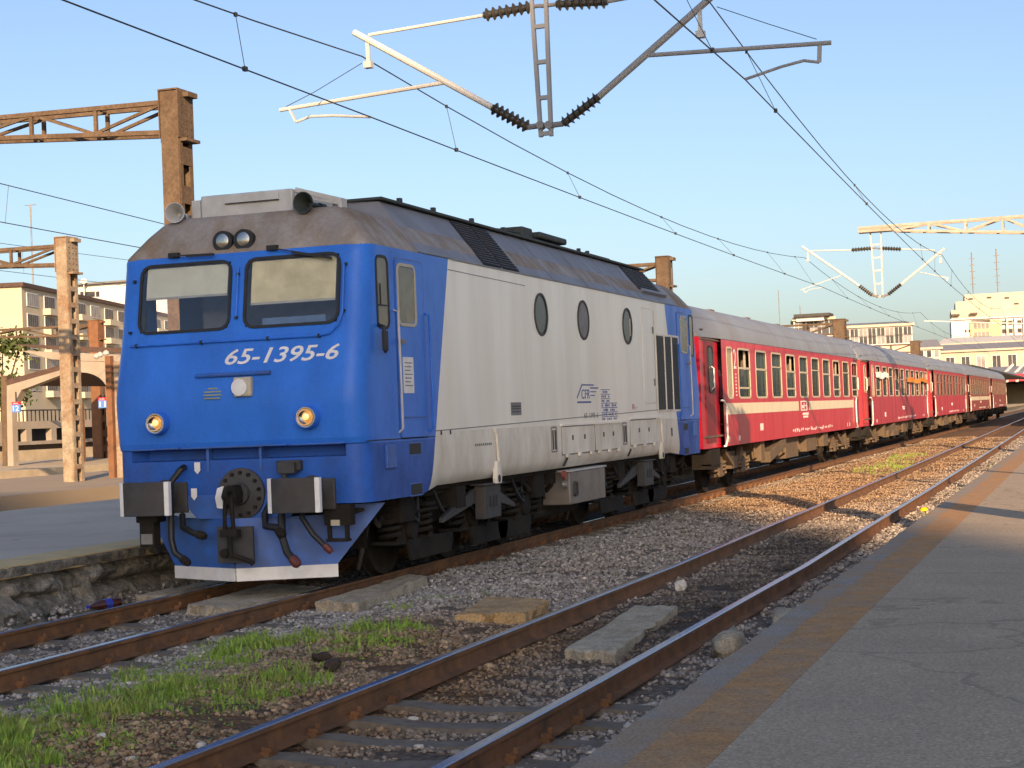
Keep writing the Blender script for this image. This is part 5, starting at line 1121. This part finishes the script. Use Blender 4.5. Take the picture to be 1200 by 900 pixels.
def platform_sign(px, py, numb, label):
    c = at_y(px, py, YC-1.5); s = 13*(YC+14.3)/1995/1.0; root = thing('platform_sign', label, 'sign', (c.x, c.y, c.z), 0, 'platform number signs')
    MB().box(-s/2, s/2, 0, .08, -s*.55, s*.25).build('panel', SIGNB, root); MB().box(-s/2, s/2, 0, .08, s*.255, s*.55).build('header', SIGNR, root)
    M = frame_m((-s*.33, -.012, -s*.42), (1, 0, 0), (0, 0, 1)); text_mesh('number', numb, s*.80, M, WHITE, root, width=s*.70)
    M = frame_m((-s*.30, -.012, s*.32), (1, 0, 0), (0, 0, 1)); text_mesh('lettering', 'LINIA', s*.2, M, WHITE, root, width=s*.58)
    MB().bar((0, .04, s*.55), (0, .04, s*1.6), .05, .05).build('hanger', DARKG, root)
platform_sign(18.5, 477, '12', 'blue and red sign reading LINIA 12 hung beside the left canopy columns')
platform_sign(120, 472, '11', 'blue and red sign reading LINIA 11 hung under the canopy arch')
# low boundary wall with dark openings and a railing, beyond the far platform
XB = -52.
bw = thing('boundary_wall', 'long pale wall with dark openings and a railing behind the far platform', 'wall', (0, 0, 0))
zof = lambda py, px=60: at_x(px, py, XB).z
z0, z1, z2, z3, z4 = -.5, zof(526), zof(520), zof(516), zof(493)
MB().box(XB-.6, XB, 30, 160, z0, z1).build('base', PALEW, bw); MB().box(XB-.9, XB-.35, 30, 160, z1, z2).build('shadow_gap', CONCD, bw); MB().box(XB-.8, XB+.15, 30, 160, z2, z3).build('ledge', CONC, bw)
mb = MB(); y = 30
while y < 160: mb.box(XB-.5, XB-.1, y, y+.55, z3, z3+(z4-z3)*.62); y += 2.6
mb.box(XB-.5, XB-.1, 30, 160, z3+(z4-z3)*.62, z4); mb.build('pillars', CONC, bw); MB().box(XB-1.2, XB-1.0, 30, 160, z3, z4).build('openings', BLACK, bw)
mb = MB(); z5 = zof(481); y = 30
while y < 160: mb.box(XB-.32, XB-.28, y, y+.09, z4, z5); y += .42
mb.box(XB-.34, XB-.26, 30, 160, z5, z5+.08); mb.build('railing', DARKG, bw)
def block(name, label, cat, C, th, w, d, h, wall, floors, cols, winw, winh, x0, roofm=None, group=None, balc=None, endblank=True, zbase=-.5, z_first=None, fl_h=None, wm=WINB, frame=True, side_cols=0, parapet=.5):
    """apartment block: front along local +x from corner C, turned by th; windows are recessed frames with panes"""
    root = thing(name, label, cat, (C[0], C[1], 0), th, group); MB().box(0, w, 0, d, zbase, h).build('wall', wall, root)
    MB().box(-.4, w+.4, -.4, d+.4, h+.003, h+parapet).build('roof', roofm or wall, root)
    fl_h = fl_h or (h-1.0)/floors
    for f in range(floors):
        zz = h-.7-winh-(f*fl_h)
        for c in range(cols):
            xx = x0+(w-2*x0)*(c+.5)/cols-winw/2
            if balc and c % balc[0] == balc[1]:
                b = MB().box(xx-.5, xx+winw+.5, -1.1, 0.0, zz-1.0, zz-.1).build('balcony', balc[2], root)
            fr = MB().box(xx-.12, xx+winw+.12, -.10, .02, zz-.12, zz+winh+.12).build('window', WALLW if frame else wall, root)
            mb = MB(); n = max(1, round(winw/.9))
            for q in range(n): a = xx+winw*q/n; mb.box(a+.05, a+winw/n-.05, -.115, -.09, zz, zz+winh)
            mb.build('pane', wm if (c*7+f*3) % 4 else WINL, fr)
    for c in range(side_cols):
        for f in range(floors):
            zz = h-.7-winh-(f*fl_h); yy = 2+(d-4)*(c+.5)/side_cols
            fr = MB().box(w-.02, w+.1, yy-winw/2-.1, yy+winw/2+.1, zz-.1, zz+winh+.1).build('window', WALLW, root); MB().box(w+.09, w+.115, yy-winw/2, yy+winw/2, zz, zz+winh).build('pane', wm, fr)
    return root
D0 = 235.; c0 = at_d(25, 336, D0); c1 = at_d(152, 361, D0+52)
v = c1-c0; th = math.atan2(v.y, v.x)
hB = c0.z
block('apartment_block', 'cream apartment block with glazed balconies at the left edge', 'apartment building', (c0.x, c0.y), th, 80, 12, hB, WALLC, 5, 11, 4.4, 1.7, .5, BROWNR, balc=(2, 1, WALLP), fl_h=2.95, parapet=.6)
ar = thing('aerial', 'thin tall aerial on the roof of the cream apartment block', 'aerial', tuple(at_d(39, 338, D0+8)), 0, 'aerials'); zt_ = at_d(37, 240, D0+8).z-ar.location.z
MB().tube([(0, 0, -2), (0, 0, zt_)], .10, 6).bar((-.9, 0, zt_), (.9, 0, zt_), .1, .1).build('pole', GREYS, ar)
c2 = at_d(50, 345, 330); hW = at_d(90, 338, 330).z
w_ = thing('white_building', 'white flat topped building with small square windows behind the cream block', 'building', (0, 0, 0))
a, b = at_d(45, 345, 330), at_d(260, 345, 330); zb_ = at_d(90, 345, 330).z
MB().box(a.x, b.x+40, a.y, a.y+15, -.5, at_d(45, 347, 330).z).build('wall', WALLW, w_)
a2 = at_d(88, 336, 326); e2 = at_d(126, 332, 326); up_ = MB().box(a2.x, e2.x+9, a2.y+.5, a2.y+12, -.5, at_d(105, 334, 326).z); up_.build('upper_storey', WALLW, w_)
MB().box(a2.x-.8, e2.x+10, a2.y-.5, a2.y+13, at_d(105, 334, 326).z+.01, at_d(105, 332, 326).z).build('roof', GREYS, w_)
for px in (96, 103, 107.5, 112, 118.5): c = at_d(px, 345, 326); MB().box(c.x-.36, c.x+.36, a2.y+.4, a2.y+.52, c.z-.5, c.z+.5).build('window', WINB, w_)
mb = MB(); c = at_d(98, 330, 324); mb.tube([(c.x, c.y, c.z-3), (c.x, c.y, c.z)], .12, 6); mb.lathe((c.x, c.y, c.z), (.6, -1, .6), [(0, .1), (.08, .35), (.2, .62)], 14)
dish = tag(mb.build('satellite_dish', LIGHTG), 'white satellite dish on the roof of the white building', 'satellite dish')
mb_ = MB(); a3 = at_d(78, 350, 300)
# leafy tree at the left edge
def tree(label, base, h, r, n, seed):
    rr = random.Random(seed); root = thing('tree', label, 'tree', tuple(base)); T = MB().tube([(0, 0, 0), (.1, 0, h*.4), (.0, .1, h*.75)], [.25, .18, .08], 8); cl = []
    for k in range(9):
        a = rr.uniform(0, 2*PI); q = Vector((math.cos(a)*r*rr.uniform(.3, .8), math.sin(a)*r*rr.uniform(.3, .8), h*rr.uniform(.5, .95))); T.tube([(0, 0, h*rr.uniform(.3, .6)), q], [.09, .03], 6); cl.append(q)
    T.build('trunk', BARK, root, smooth=True); L = MB()
    for i in range(n):
        c = cl[i % len(cl)]; d = Vector((rr.gauss(0, 1), rr.gauss(0, 1), rr.gauss(0, .8)))*r*.26; p = c+d; s = rr.uniform(.10, .22)
        u = Vector((rr.gauss(0, 1), rr.gauss(0, 1), rr.gauss(0, 1))).normalized(); w2 = u.cross(Vector((rr.gauss(0, 1), rr.gauss(0, 1), rr.gauss(0, 1)))).normalized(); L.add([p-u*s, p+w2*s*.6, p+u*s, p-w2*s*.6], [(0, 1, 2, 3)])
    L.build('crown', LEAF, root, fix=False); return root
tb = at_d(1, 440, 110); tree('small leafy tree at the left edge in front of the cream block', (tb.x, tb.y, -.4), tb.z+2.9, 2.2, 2600, 5)

# ------------------------------------------------------------------ right background: hospital tower, stone building, far roofs
D1 = 560.; t0 = at_d(1113, 363, D1); t1 = at_d(1116, 405, D1); t2 = at_d(1200, 358, D1)
htop = at_d(1135, 366, D1).z; 
tw = thing('hospital_tower', 'tall cream and white tower block with stepped roof at the right edge', 'tower block', (0, 0, 0))
x0, x1 = at_d(1115, 385, D1).x, at_d(1290, 385, D1).x; Yt = t0.y; zf = lambda py, px=1150: at_d(px, py, D1).z; xf = lambda px: at_d(px, 385, D1).x; yf = lambda px: at_d(px, 385, D1).y
th_ = math.atan2(yf(1290)-yf(1115), xf(1290)-xf(1115)) - R(13.5)
tw.location = (xf(1115), yf(1115), 0); tw.rotation_euler.z = th_
wpx = lambda px: (px-1115)*D1/FPX
ML = lambda a, b, z0_, z1_, d0, d1, nm, mt, p=tw: MB().box(wpx(a), wpx(b), d0, d1, z0_, z1_).build(nm, mt, p)
WL = ML(1115, 1300, -.5, zf(374), 0, 30, 'wall', WALLW)
ML(1115.5, 1300, zf(373.9), zf(362), .4, 28, 'attic', WALLP); ML(1121, 1300, zf(361.9), zf(352), 3, 26, 'upper_storey', WALLP); ML(1132, 1300, zf(351.9), zf(343, 1160), 6, 24, 'top_storey', WALLP)
ML(1114, 1300, zf(374), zf(372.6), -.8, 1, 'cornice', WALLW)
ML(1136, 1171, zf(404), zf(376), -.6, 0.02, 'yellow_bay', WALLY)
for (a, b, y0_, y1_) in ((1116, 1125, 369, 367), (1137, 1145, 368.5, 366.5), (1138, 1159, 377.5, 375.5), (1139, 1160, 396, 394.5)): ML(a, b, zf(y0_), zf(y1_), -1.6, .5, 'canopy_slab', CONCD)
for r_ in range(4):
    zz = zf(385.5+10.5*r_)
    for px in (1142, 1146.5, 1151, 1155.5): ML(px-1.6, px+1.6, zz, zz+1.9, -.7, -.5, 'window', WINL)
    for px in (1174, 1181.5, 1191.5, 1201): 
        f = ML(px-2.6, px+2.6, zf(383+9.5*r_), zf(377.5+9.5*r_), -.1, .05, 'window', CONC); ML(px-1.9, px+1.9, zf(382.3+9.5*r_), zf(378.2+9.5*r_), -.15, -.08, 'pane', WINB, f)
    for px in (1131, 1135.2): ML(px-1, px+1, zf(389+9.5*r_), zf(386+9.5*r_), -.1, .05, 'window', WINB)
for px in (1186.5, 1196.5, 1177.5): ML(px-.9, px+.9, zf(410), zf(375), -1.0, -.1, 'pilaster', WALLW)
for px, py in ((1139, 348), (1160, 347.5), (1190, 357), (1180, 349)): ML(px-2.5, px+2.5, zf(py+1.6), zf(py), 5.6 if py < 351 else 2.7, 6.3 if py < 351 else 3.2, 'window', WINB)
for px, top in ((1140.5, 293), (1169.5, 290)):
    b = at_d(px, 343, D1+10); tp = at_d(px, top, D1+10); am = thing('radio_mast', 'thin radio mast on the hospital tower roof, ' + ('the left one' if px < 1150 else 'the right one, a little taller'), 'radio mast', (b.x, b.y, zf(343)), 0, 'radio masts')
    q = MB().tube([(0, 0, -1), (0, 0, tp.z-b.z)], .22, 6)
    for k in range(5): q.bar((-.9, 0, (tp.z-b.z)*(.25+.15*k)), (.9, 0, (tp.z-b.z)*(.25+.15*k)), .25, .25)
    q.build('pole', GREYS, am)
def far_block(name, label, cat, D, x0, x1, ytop, rows, cols, wall, roofm, wpy, wh, wwid, depth=12, roof_h=2, group=None):
    o = at_d(x0, ytop, D); e = at_d(x1, ytop, D); th = math.atan2(e.y-o.y, e.x-o.x) - math.atan((x0-600)/FPX)*.9; root = thing(name, label, cat, (o.x, o.y, 0), th, group); wl = (x1-x0)*D/FPX
    Z = lambda py: at_d((x0+x1)/2, py, D).z
    MB().box(0, wl, 0, depth, -.5, Z(ytop)).build('wall', wall, root); MB().box(-.5, wl+.5, -.6, depth+.5, Z(ytop)+.01, Z(ytop)+.5).build('cornice', wall, root)
    h = Z(ytop)+.52; q = MB().add([(-.3, -.3, h), (wl+.3, -.3, h), (wl+.3, depth, h), (-.3, depth, h), (wl*.06, depth*.4, h+roof_h), (wl*.94, depth*.4, h+roof_h), (wl*.94, depth*.6, h+roof_h), (wl*.06, depth*.6, h+roof_h)], [(0, 1, 5, 4), (1, 2, 6, 5), (2, 3, 7, 6), (3, 0, 4, 7), (4, 5, 6, 7), (3, 2, 1, 0)]); q.build('roof', roofm, root)
    for r_ in range(rows):
        for c in range(cols):
            x = wl*(c+.5)/cols; z = Z(wpy[r_]); f = MB().box(x-wwid/2-.15, x+wwid/2+.15, -.12, .02, z-wh/2-.2, z+wh/2+.15).build('window', WALLW, root)
            mb = MB(); n = max(1, round(wwid/.8))
            for k in range(n): mb.box(x-wwid/2+wwid*k/n+.05, x-wwid/2+wwid*(k+1)/n-.05, -.14, -.11, z-wh/2, z+wh/2)
            mb.build('pane', WINB if (c+r_) % 3 else WINL, f)
    return root
far_block('stone_building', 'long pale stone building with tall windows below the tower block', 'building', 400, 1086, 1260, 411, 1, 10, STONEP, ROOFG, (424,), 2.9, 1.9, 14, 1.5)
far_block('stone_building', 'smaller pale upper block with one window beside the tower base', 'building', 420, 1101, 1200, 403.5, 1, 6, STONEP, LIGHTG, (408.5,), 1.4, 1.0, 14, 1.5)
far_block('grey_roofed_house', 'low pale house with blue grey roof between train and stone building', 'house', 380, 1066, 1101, 410, 1, 4, WALLP, ROOFG, (415,), 1.5, 1.0, 10, 1.8)
far_block('apartment_block', 'cream flats with a dark flat roof showing above the first coach', 'apartment building', 300, 931, 975, 375.5, 2, 5, WALLC, GREYS, (379, 389), 1.5, 1.4, 12, .6)
far_block('apartment_block', 'long low cream flats showing above the coach roofs', 'apartment building', 330, 975, 1066, 384, 2, 9, WALLP, GREYS, (390, 399), 1.6, 1.5, 12, .6)
mb = MB()
c = at_d(955, 371, 298); q = thing('roof_house', 'dark roofed penthouse hut on the cream flats above the first coach', 'hut', (c.x, c.y, at_d(950, 376, 298).z)); hh = at_d(950, 371, 298).z-q.location.z
MB().box(-3.3, 1.5, 0, 4, 0, hh).build('wall', WALLW, q); MB().box(-3.6, 2.6, -.8, 4.5, hh, hh+.5).build('roof', DARKG, q)
for px, py, D, top, lab in ((914, 385, 300, 340, 'thin aerial far behind the coach roofs, left of the cream flats'), (938, 374, 300, 358, 'short aerial on the cream flats above the first coach')):
    b = at_d(px, py, D); a_ = thing('aerial', lab, 'aerial', tuple(b), 0, 'aerials'); MB().tube([(0, 0, -14 if px < 930 else 0), (0, 0, at_d(px, top, D).z-b.z)], .07, 5).build('pole', GREYS, a_)
# canopies down the platforms and the red and grey roof at the end of the line
fc = thing('platform_canopy', 'dark canopy over the platform at the far end of the train', 'canopy', (-5.8, 151, 0))
MB().add([(-3.6, 0, 4.9), (3.6, 0, 4.75), (3.6, 150, 4.75), (-3.6, 150, 4.9), (-3.6, 0, 5.2), (0, 0, 5.35), (3.6, 0, 4.95), (3.6, 150, 4.95), (0, 150, 5.35), (-3.6, 150, 5.2)], [(0, 3, 2, 1), (0, 1, 6, 5, 4), (4, 5, 8, 9), (5, 6, 7, 8), (1, 2, 7, 6), (0, 4, 9, 3), (2, 3, 9, 8, 7)]).build('roof', SOOT_SHADE, fc)
for k in range(8): MB().bar((0, 4+19*k, .45), (0, 4+19*k, 4.9), .3, .3).build('column', DARKG, fc)
MB().box(-3.4, -3.1, 5, 145, .45, 4.8).build('back_wall', CONCD, fc)
nc = thing('platform_canopy', 'long canopy roof on the near platform shading the far stretch of track', 'canopy', (8.6, 85, 0))
MB().box(-1.25, 7, 0, 120, 5.3, 5.5).build('roof', SOOT_SHADE, nc)
for k in range(6): MB().bar((1.5, 2+20*k, .2), (1.5, 2+20*k, 5.3), .3, .3).build('column', DARKG, nc)
sh = thing('station_shed', 'red and grey station roof with white diagonal ribs at the right edge', 'station shed', (0, 0, 0)); DS = 330.
a, b = at_d(1156, 447, DS), at_d(1290, 450, DS); tpz = at_d(1200, 428.5, DS+6).z; mz = at_d(1200, 438, DS).z; bz = at_d(1200, 446.5, DS).z
MB().add([(a.x, a.y, mz), (b.x, b.y, mz), (b.x, b.y+8, tpz), (a.x, a.y+8, tpz)], [(0, 1, 2, 3)]).build('roof', ROOFG, sh)
MB().box(a.x, b.x, a.y, a.y+.3, bz, mz-.01).build('fascia', RED2, sh); MB().box(a.x-8, b.x, a.y+90, a.y+91, -.5, bz).build('back_wall', SOOT_SHADE, sh); MB().box(a.x-8, b.x, a.y+.31, a.y+90, bz-.02, bz+.25).build('ceiling', SOOT_SHADE, sh); MB().box(a.x-8.4, a.x-8, a.y+.3, a.y+90, -.5, bz).build('side_wall', CONCD, sh)  # near-black back wall and ceiling paint in the dark of the shed
mb = MB()
for px in (1167, 1180, 1192, 1204): p = at_d(px, 446, DS); mb.bar((p.x, a.y-.3, bz), (p.x+3.0, a.y+7.5, tpz+.3), .45, .3)
mb.build('ribs', WALLW, sh)
for x in (0, 8, 16): MB().box(a.x+2+x, a.x+2.6+x, a.y+1, a.y+1.6, -.5, bz).build('column', DARKG, sh)
# unseen blocks added behind the camera, rooflines shaped to shade locomotive and platforms
cv = thing('shade_block', 'tall unseen block with a sloping roof, added to shade the locomotive', 'shade block', (80.3, -202.2, 61.73))
MB().add([(9.5, 0, -62.2), (23.5, 0, -62.2), (23.5, 0, 23.0), (21.4, 0, 21.3), (17.7, 0, 18.6), (14, 0, 17.2), (9.5, 0, 17.0), (9.5, -18, -62.2), (23.5, -18, -62.2), (23.5, -18, 23.0), (21.4, -18, 21.3), (17.7, -18, 18.6), (14, -18, 17.2), (9.5, -18, 17.0)], [(0, 1, 2, 3, 4, 5, 6), (13, 12, 11, 10, 9, 8, 7)]+[(i, 7+i, 7+(i+1) % 7, (i+1) % 7) for i in range(7)]).build('wall', WALLP, cv)
for k in range(4):
    for q in range(20): w = MB().box(11+3.2*k, 12.8+3.2*k, .01, .1, -58+3.5*q, -55.5+3.5*q).build('window', WALLW, cv); MB().box(11.1+3.2*k, 12.7+3.2*k, .11, .13, -57.9+3.5*q, -55.6+3.5*q).build('pane', WINB, w)
cw = thing('shade_block', 'narrow unseen flat roofed block, added to shade the left platform', 'shade block', (80.3, -202.2, 61.73))
MB().box(1.5, 9.4, -16, 0, -62.2, 17.5).build('wall', WALLC, cw)
for k in range(2):
    for q in range(19): w = MB().box(2.5+3.6*k, 4.6+3.6*k, .01, .1, -58+3.8*q, -55.5+3.8*q).build('window', WALLW, cw); MB().box(2.6+3.6*k, 4.5+3.6*k, .11, .13, -57.9+3.8*q, -55.6+3.8*q).build('pane', WINB, w)
lp_ = thing('lamp_post', 'tall lamp post further along the near platform', 'lamp post', (9.9, 14.5, .2)); MB().tube([(0, 0, 0), (0, 0, 7)], .09, 10).build('post', GREYS, lp_); MB().bar((0, 0, 7), (-1.2, 0, 7.2), .06, .06).box(-1.7, -1.1, -.12, .12, 7.14, 7.26).build('lamp_head', LIGHTG, lp_)

# ------------------------------------------------------------------ people (far platform, coach compartments)
def person(label, loc, rz, top, legs, sit=False, scale=1.0, group=None):
    h = 1.0
    V = [(0, 0, .95), (0, .0, 1.18), (0, 0, 1.42), (0, .01, 1.52), (0, .02, 1.60), (0, .03, 1.70)]; E = [(0, 1), (1, 2), (2, 3), (3, 4), (4, 5)]; Rr = [.145, .135, .15, .06, .088, .085]
    for s in (-1, 1):
        i = len(V); V += [(s*.19, 0, 1.42), (s*.25, .02, 1.14), (s*.23, .14, .92), (s*.22, .19, .84)]; Rr += [.065, .05, .038, .04]; E += [(2, i), (i, i+1), (i+1, i+2), (i+2, i+3)]
        i = len(V)
        if sit: V += [(s*.10, .02, .92), (s*.11, .42, .92), (s*.11, .45, .5), (s*.11, .55, .46)]
        else: V += [(s*.09, 0, .88), (s*.10, .03*s, .48), (s*.10, .02-.05*s, .08), (s*.10, .13-.05*s, .04)]
        Rr += [.10, .07, .05, .045]; E += [(0, i), (i, i+1), (i+1, i+2), (i+2, i+3)]
    me = bpy.data.meshes.new('person'); me.from_pydata(V, E, []); o = bpy.data.objects.new('person', me); COL.objects.link(o)
    sk = o.modifiers.new('skin', 'SKIN'); o.modifiers.new('sub', 'SUBSURF').levels = 1
    for v, r in zip(me.skin_vertices[0].data, Rr): v.radius = (r, r); v.use_root = False
    me.skin_vertices[0].data[0].use_root = True
    dg = bpy.context.evaluated_depsgraph_get(); dg.update(); nm = bpy.data.meshes.new_from_object(o.evaluated_get(dg)); bpy.data.objects.remove(o)
    nm.materials.clear()
    for q in (SKIN, top, legs): nm.materials.append(q)
    for p in nm.polygons:
        c = p.center; p.material_index = 2 if c.z < .98 and not (abs(c.x) > .17 and c.z > .7) else 1 if c.z < 1.48 and (abs(c.x) < .2 or c.z > 1.1) else 0
    o = bpy.data.objects.new('person', nm); COL.objects.link(o); o.location = loc; o.rotation_euler.z = rz; o.scale = (scale,)*3
    tag(o, label, 'person', group)
    hr = MB().lathe((0, .015, 1.60), (0, -.25, 1), [(0, .098), (.06, .105), (.12, .08), (.16, .02)], 14).build('hair', HAIR, o, smooth=True); return o
person('person in a red top standing at the end of the far platform', (-4.2, 165, .45), R(170), PINK, BCLOTH)
person('person in a white top walking under the far canopy', (-3.4, 168, .45), R(150), WCLOTH, PINK)
person('person in dark clothes under the far canopy near the red cabinet', (-2.6, 176, .45), R(185), BCLOTH, BCLOTH)
tag(MB().box(-1.9-1.2, -1.9, 190, 191, .45, 2.9).box(-3.2, -1.8, 189.9, 191.1, 2.9, 3.0).build('cabinet', REDV), 'red cabinet on the far platform under the canopy', 'cabinet')
person('passenger in a pink top sitting behind the first big window of the first coach', (.78, LL+WIN[0]+.75, 1.0), R(200), PINK, BCLOTH, True)
person('passenger in a pink top sitting behind the second big window of the first coach', (.85, LL+WIN[1]+.80, .95), R(190), PINK, BCLOTH, True)
person('passenger in a pale top sitting behind the fourth big window of the first coach', (.80, LL+WIN[3]+.85, 1.0), R(190), WCLOTH, BCLOTH, True)

# ------------------------------------------------------------------ small things lying about
def lump(name, label, cat, loc, size, mt, rz=0, seed=0, group=None, sub=3):
    bm = bmesh.new(); bmesh.ops.create_icosphere(bm, subdivisions=sub, radius=1)
    r = np.random.default_rng(seed); off = r.uniform(0, 50, 3)
    for v in bm.verts:
        p = v.co; k = 1 + .75*(float(vnoise(np.array(p.x*1.7+off[0]+p.z), np.array(p.y*1.7+off[1]), seed))-.5) + .5*(float(vnoise(np.array(p.x*4+off[2]), np.array(p.z*4+p.y*3), seed+1))-.5) + .25*(float(vnoise(np.array(p.x*9+off[2]+p.z*7), np.array(p.y*9-p.z*5), seed+2))-.5)
        q = p*k; m_ = max(abs(q.x), abs(q.y), abs(q.z)); q = q.lerp(q/m_*.8, .35); v.co = (q.x*size[0], q.y*size[1], q.z*size[2])
    me = bpy.data.meshes.new(name); bm.to_mesh(me); bm.free(); me.materials.append(mt); me.polygons.foreach_set('use_smooth', [sub > 2]*len(me.polygons))
    o = bpy.data.objects.new(name, me); COL.objects.link(o); o.location = loc; o.rotation_euler = (0, 0, rz); return tag(o, label, cat, group)
def slab(name, label, corners, z0, z1, mt, seed):
    c = [Vector((x, y, 0)) for x, y in corners]; ctr_ = sum(c, Vector())/4; bm = bmesh.new(); n = 14; g = {}
    for lv, z in enumerate((z0, z0+(z1-z0)*.5, z1-.012, z1)):
        for i in range(n+1):
            for j in range(n+1):
                if lv < 3 and 0 < i < n and 0 < j < n: continue
                p = c[0].lerp(c[1], i/n).lerp(c[3].lerp(c[2], i/n), j/n); edge = i in (0, n) or j in (0, n)
                w = (float(vnoise(np.array(p.x*7), np.array(p.y*7+lv*9), seed))-.5) + .8*(float(vnoise(np.array(p.x*17), np.array(p.y*17+lv*5), seed+7))-.5)
                if edge: p = p + (ctr_-p).normalized()*(-.02+.075*(w+.5)+(.022 if lv == 3 else 0))
                g[lv, i, j] = bm.verts.new((p.x, p.y, z + (.022*w if lv >= 2 else 0)))
    for lv in range(3):
        ring = [(i, 0) for i in range(n)]+[(n, j) for j in range(n)]+[(i, n) for i in range(n, 0, -1)]+[(0, j) for j in range(n, 0, -1)]
        for a, b in zip(ring, ring[1:]+ring[:1]): bm.faces.new((g[lv, *a], g[lv, *b], g[lv+1, *b], g[lv+1, *a]))
    for i in range(n):
        for j in range(n): bm.faces.new((g[3, i, j], g[3, i+1, j], g[3, i+1, j+1], g[3, i, j+1]))
    bmesh.ops.recalc_face_normals(bm, faces=bm.faces); me = bpy.data.meshes.new(name); bm.to_mesh(me); bm.free(); me.materials.append(mt)
    o = bpy.data.objects.new(name, me); COL.objects.link(o); return tag(o, label, 'concrete slab', 'loose concrete slabs')
slab('concrete_slab', 'ochre stained concrete block half buried beside the left rail of the empty track', [(2.98, -.95), (3.60, -.72), (3.50, .30), (2.72, .62)], -.25, -.055, SLABO, 3)
slab('concrete_slab', 'pale concrete slab lying between the rails of the empty track', [(4.66, -2.95), (5.12, -3.10), (4.90, -.06), (4.46, .02)], -.25, -.08, SLAB, 4)
slab('concrete_slab', 'grey concrete slab tilted beside the locomotive at the near rail', [(1.02, .15), (1.55, .05), (1.25, 2.7), (.93, 3.0)], -.25, -.05, SLAB, 5)
slab('concrete_slab', 'grey concrete slab between the rails under the snow plough', [(-.35, -.10), (.35, -.35), (.45, 1.6), (-.5, 2.1)], -.25, -.055, SLAB, 6)
slab('concrete_slab', 'long pale kerb stone lying along the foot of the crumbling platform wall', [(-1.35, .6), (-1.0, .6), (-1.0, 3.6), (-1.35, 3.6)], -.28, -.03, SLAB, 7)
lump('rubble', 'mossy lump of old concrete beside the right rail, nearest the camera', 'rubble', (5.86, -2.35, -.12), (.13, .42, .12), SLAB, R(4), 3, 'lumps of rubble')
lump('rubble', 'smaller pale lump of rubble further along the right rail', 'rubble', (6.02, -.75, -.13), (.13, .42, .10), SLAB, R(2), 9, 'lumps of rubble')
lump('white_stone', 'white stone on the ballast between the rails of the empty track', 'stone', (4.44, 1.96, -.12), (.07, .085, .08), STONEW, 0, 4, None, 2)
lump('clod', 'dark earth clod on the ochre gravel between the two tracks', 'clod', (3.05, -3.8, -.09), (.07, .10, .05), CLOD, .3, 5, 'dark clods'); lump('clod', 'flatter dark clod behind the larger clod, next to the grass', 'clod', (2.75, -3.35, -.09), (.08, .06, .035), CLOD, .8, 6, 'dark clods')
for i, (px, py, s, lab) in enumerate(((265, 886, .035, 'pale pebble left of the near rail at the bottom edge'), (372, 799, .035, 'large pale pebble on ochre gravel beside the left rail'), (236, 870, .04, 'flat ochre stone beside the left rail near the bottom edge'), (119, 867, .035, 'pale stone in the grass at the bottom left'), (483, 830, .04, 'white pebble on the sleeper near the left rail'), (490, 864, .035, 'thin white scrap between the sleepers'), (153, 885, .03, 'rounded pale pebble at the edge of the grass'))):
    d = _w + _r*((px-600)/FPX) - _u*((py-450)/FPX); p = CAM + d*((-.13-CAM.z)/d.z); p.z = float(bed(np.array(p.x), np.array(p.y)))+s*.3
    lump('pebble', lab, 'pebble', p, (s, s*.8, s*.55), STONEW, i, i, 'pale pebbles', 2)
bt = thing('plastic_bottle', 'brown plastic bottle with a blue label lying against the far rail', 'bottle', (-1.02, -.55, -.06), R(68)); MB().lathe((-.02, 0, 0), (-1, 0, 0), [(-.16, .01), (-.155, .05), (-.12, .056), (.12, .056), (.18, .03), (.24, .016), (.26, .016)], 20).build('bottle_body', BOTTLE, bt, smooth=True)
bt.rotation_euler = (0, 0, R(75)); MB().lathe((-.02, 0, 0), (-1, 0, 0), [(-.03, .0575), (.06, .0575)], 20).build('bottle_label', CAPB, bt, smooth=True); MB().lathe((-.27, 0, 0), (-1, 0, 0), [(0, .019), (.025, .019)], 12).build('bottle_cap', CAPB, bt)
bt.location = tuple(Vector((-1.05, -.42, -.005)))
yb = thing('yellow_flower', 'small bright yellow flowers beside the far right rail', 'flower', (5.95, 13.0, -.15)); MB().lathe((0, 0, .08), (0, -.3, 1), [(0, .02), (.03, .07), (.06, .05), (.07, .01)], 10).build('petals', mat('yellow_petal', (.75, .50, .02), .7), yb); MB().tube([(0, 0, 0), (0, 0, .08)], .008, 5).build('stem', GRASS, yb)
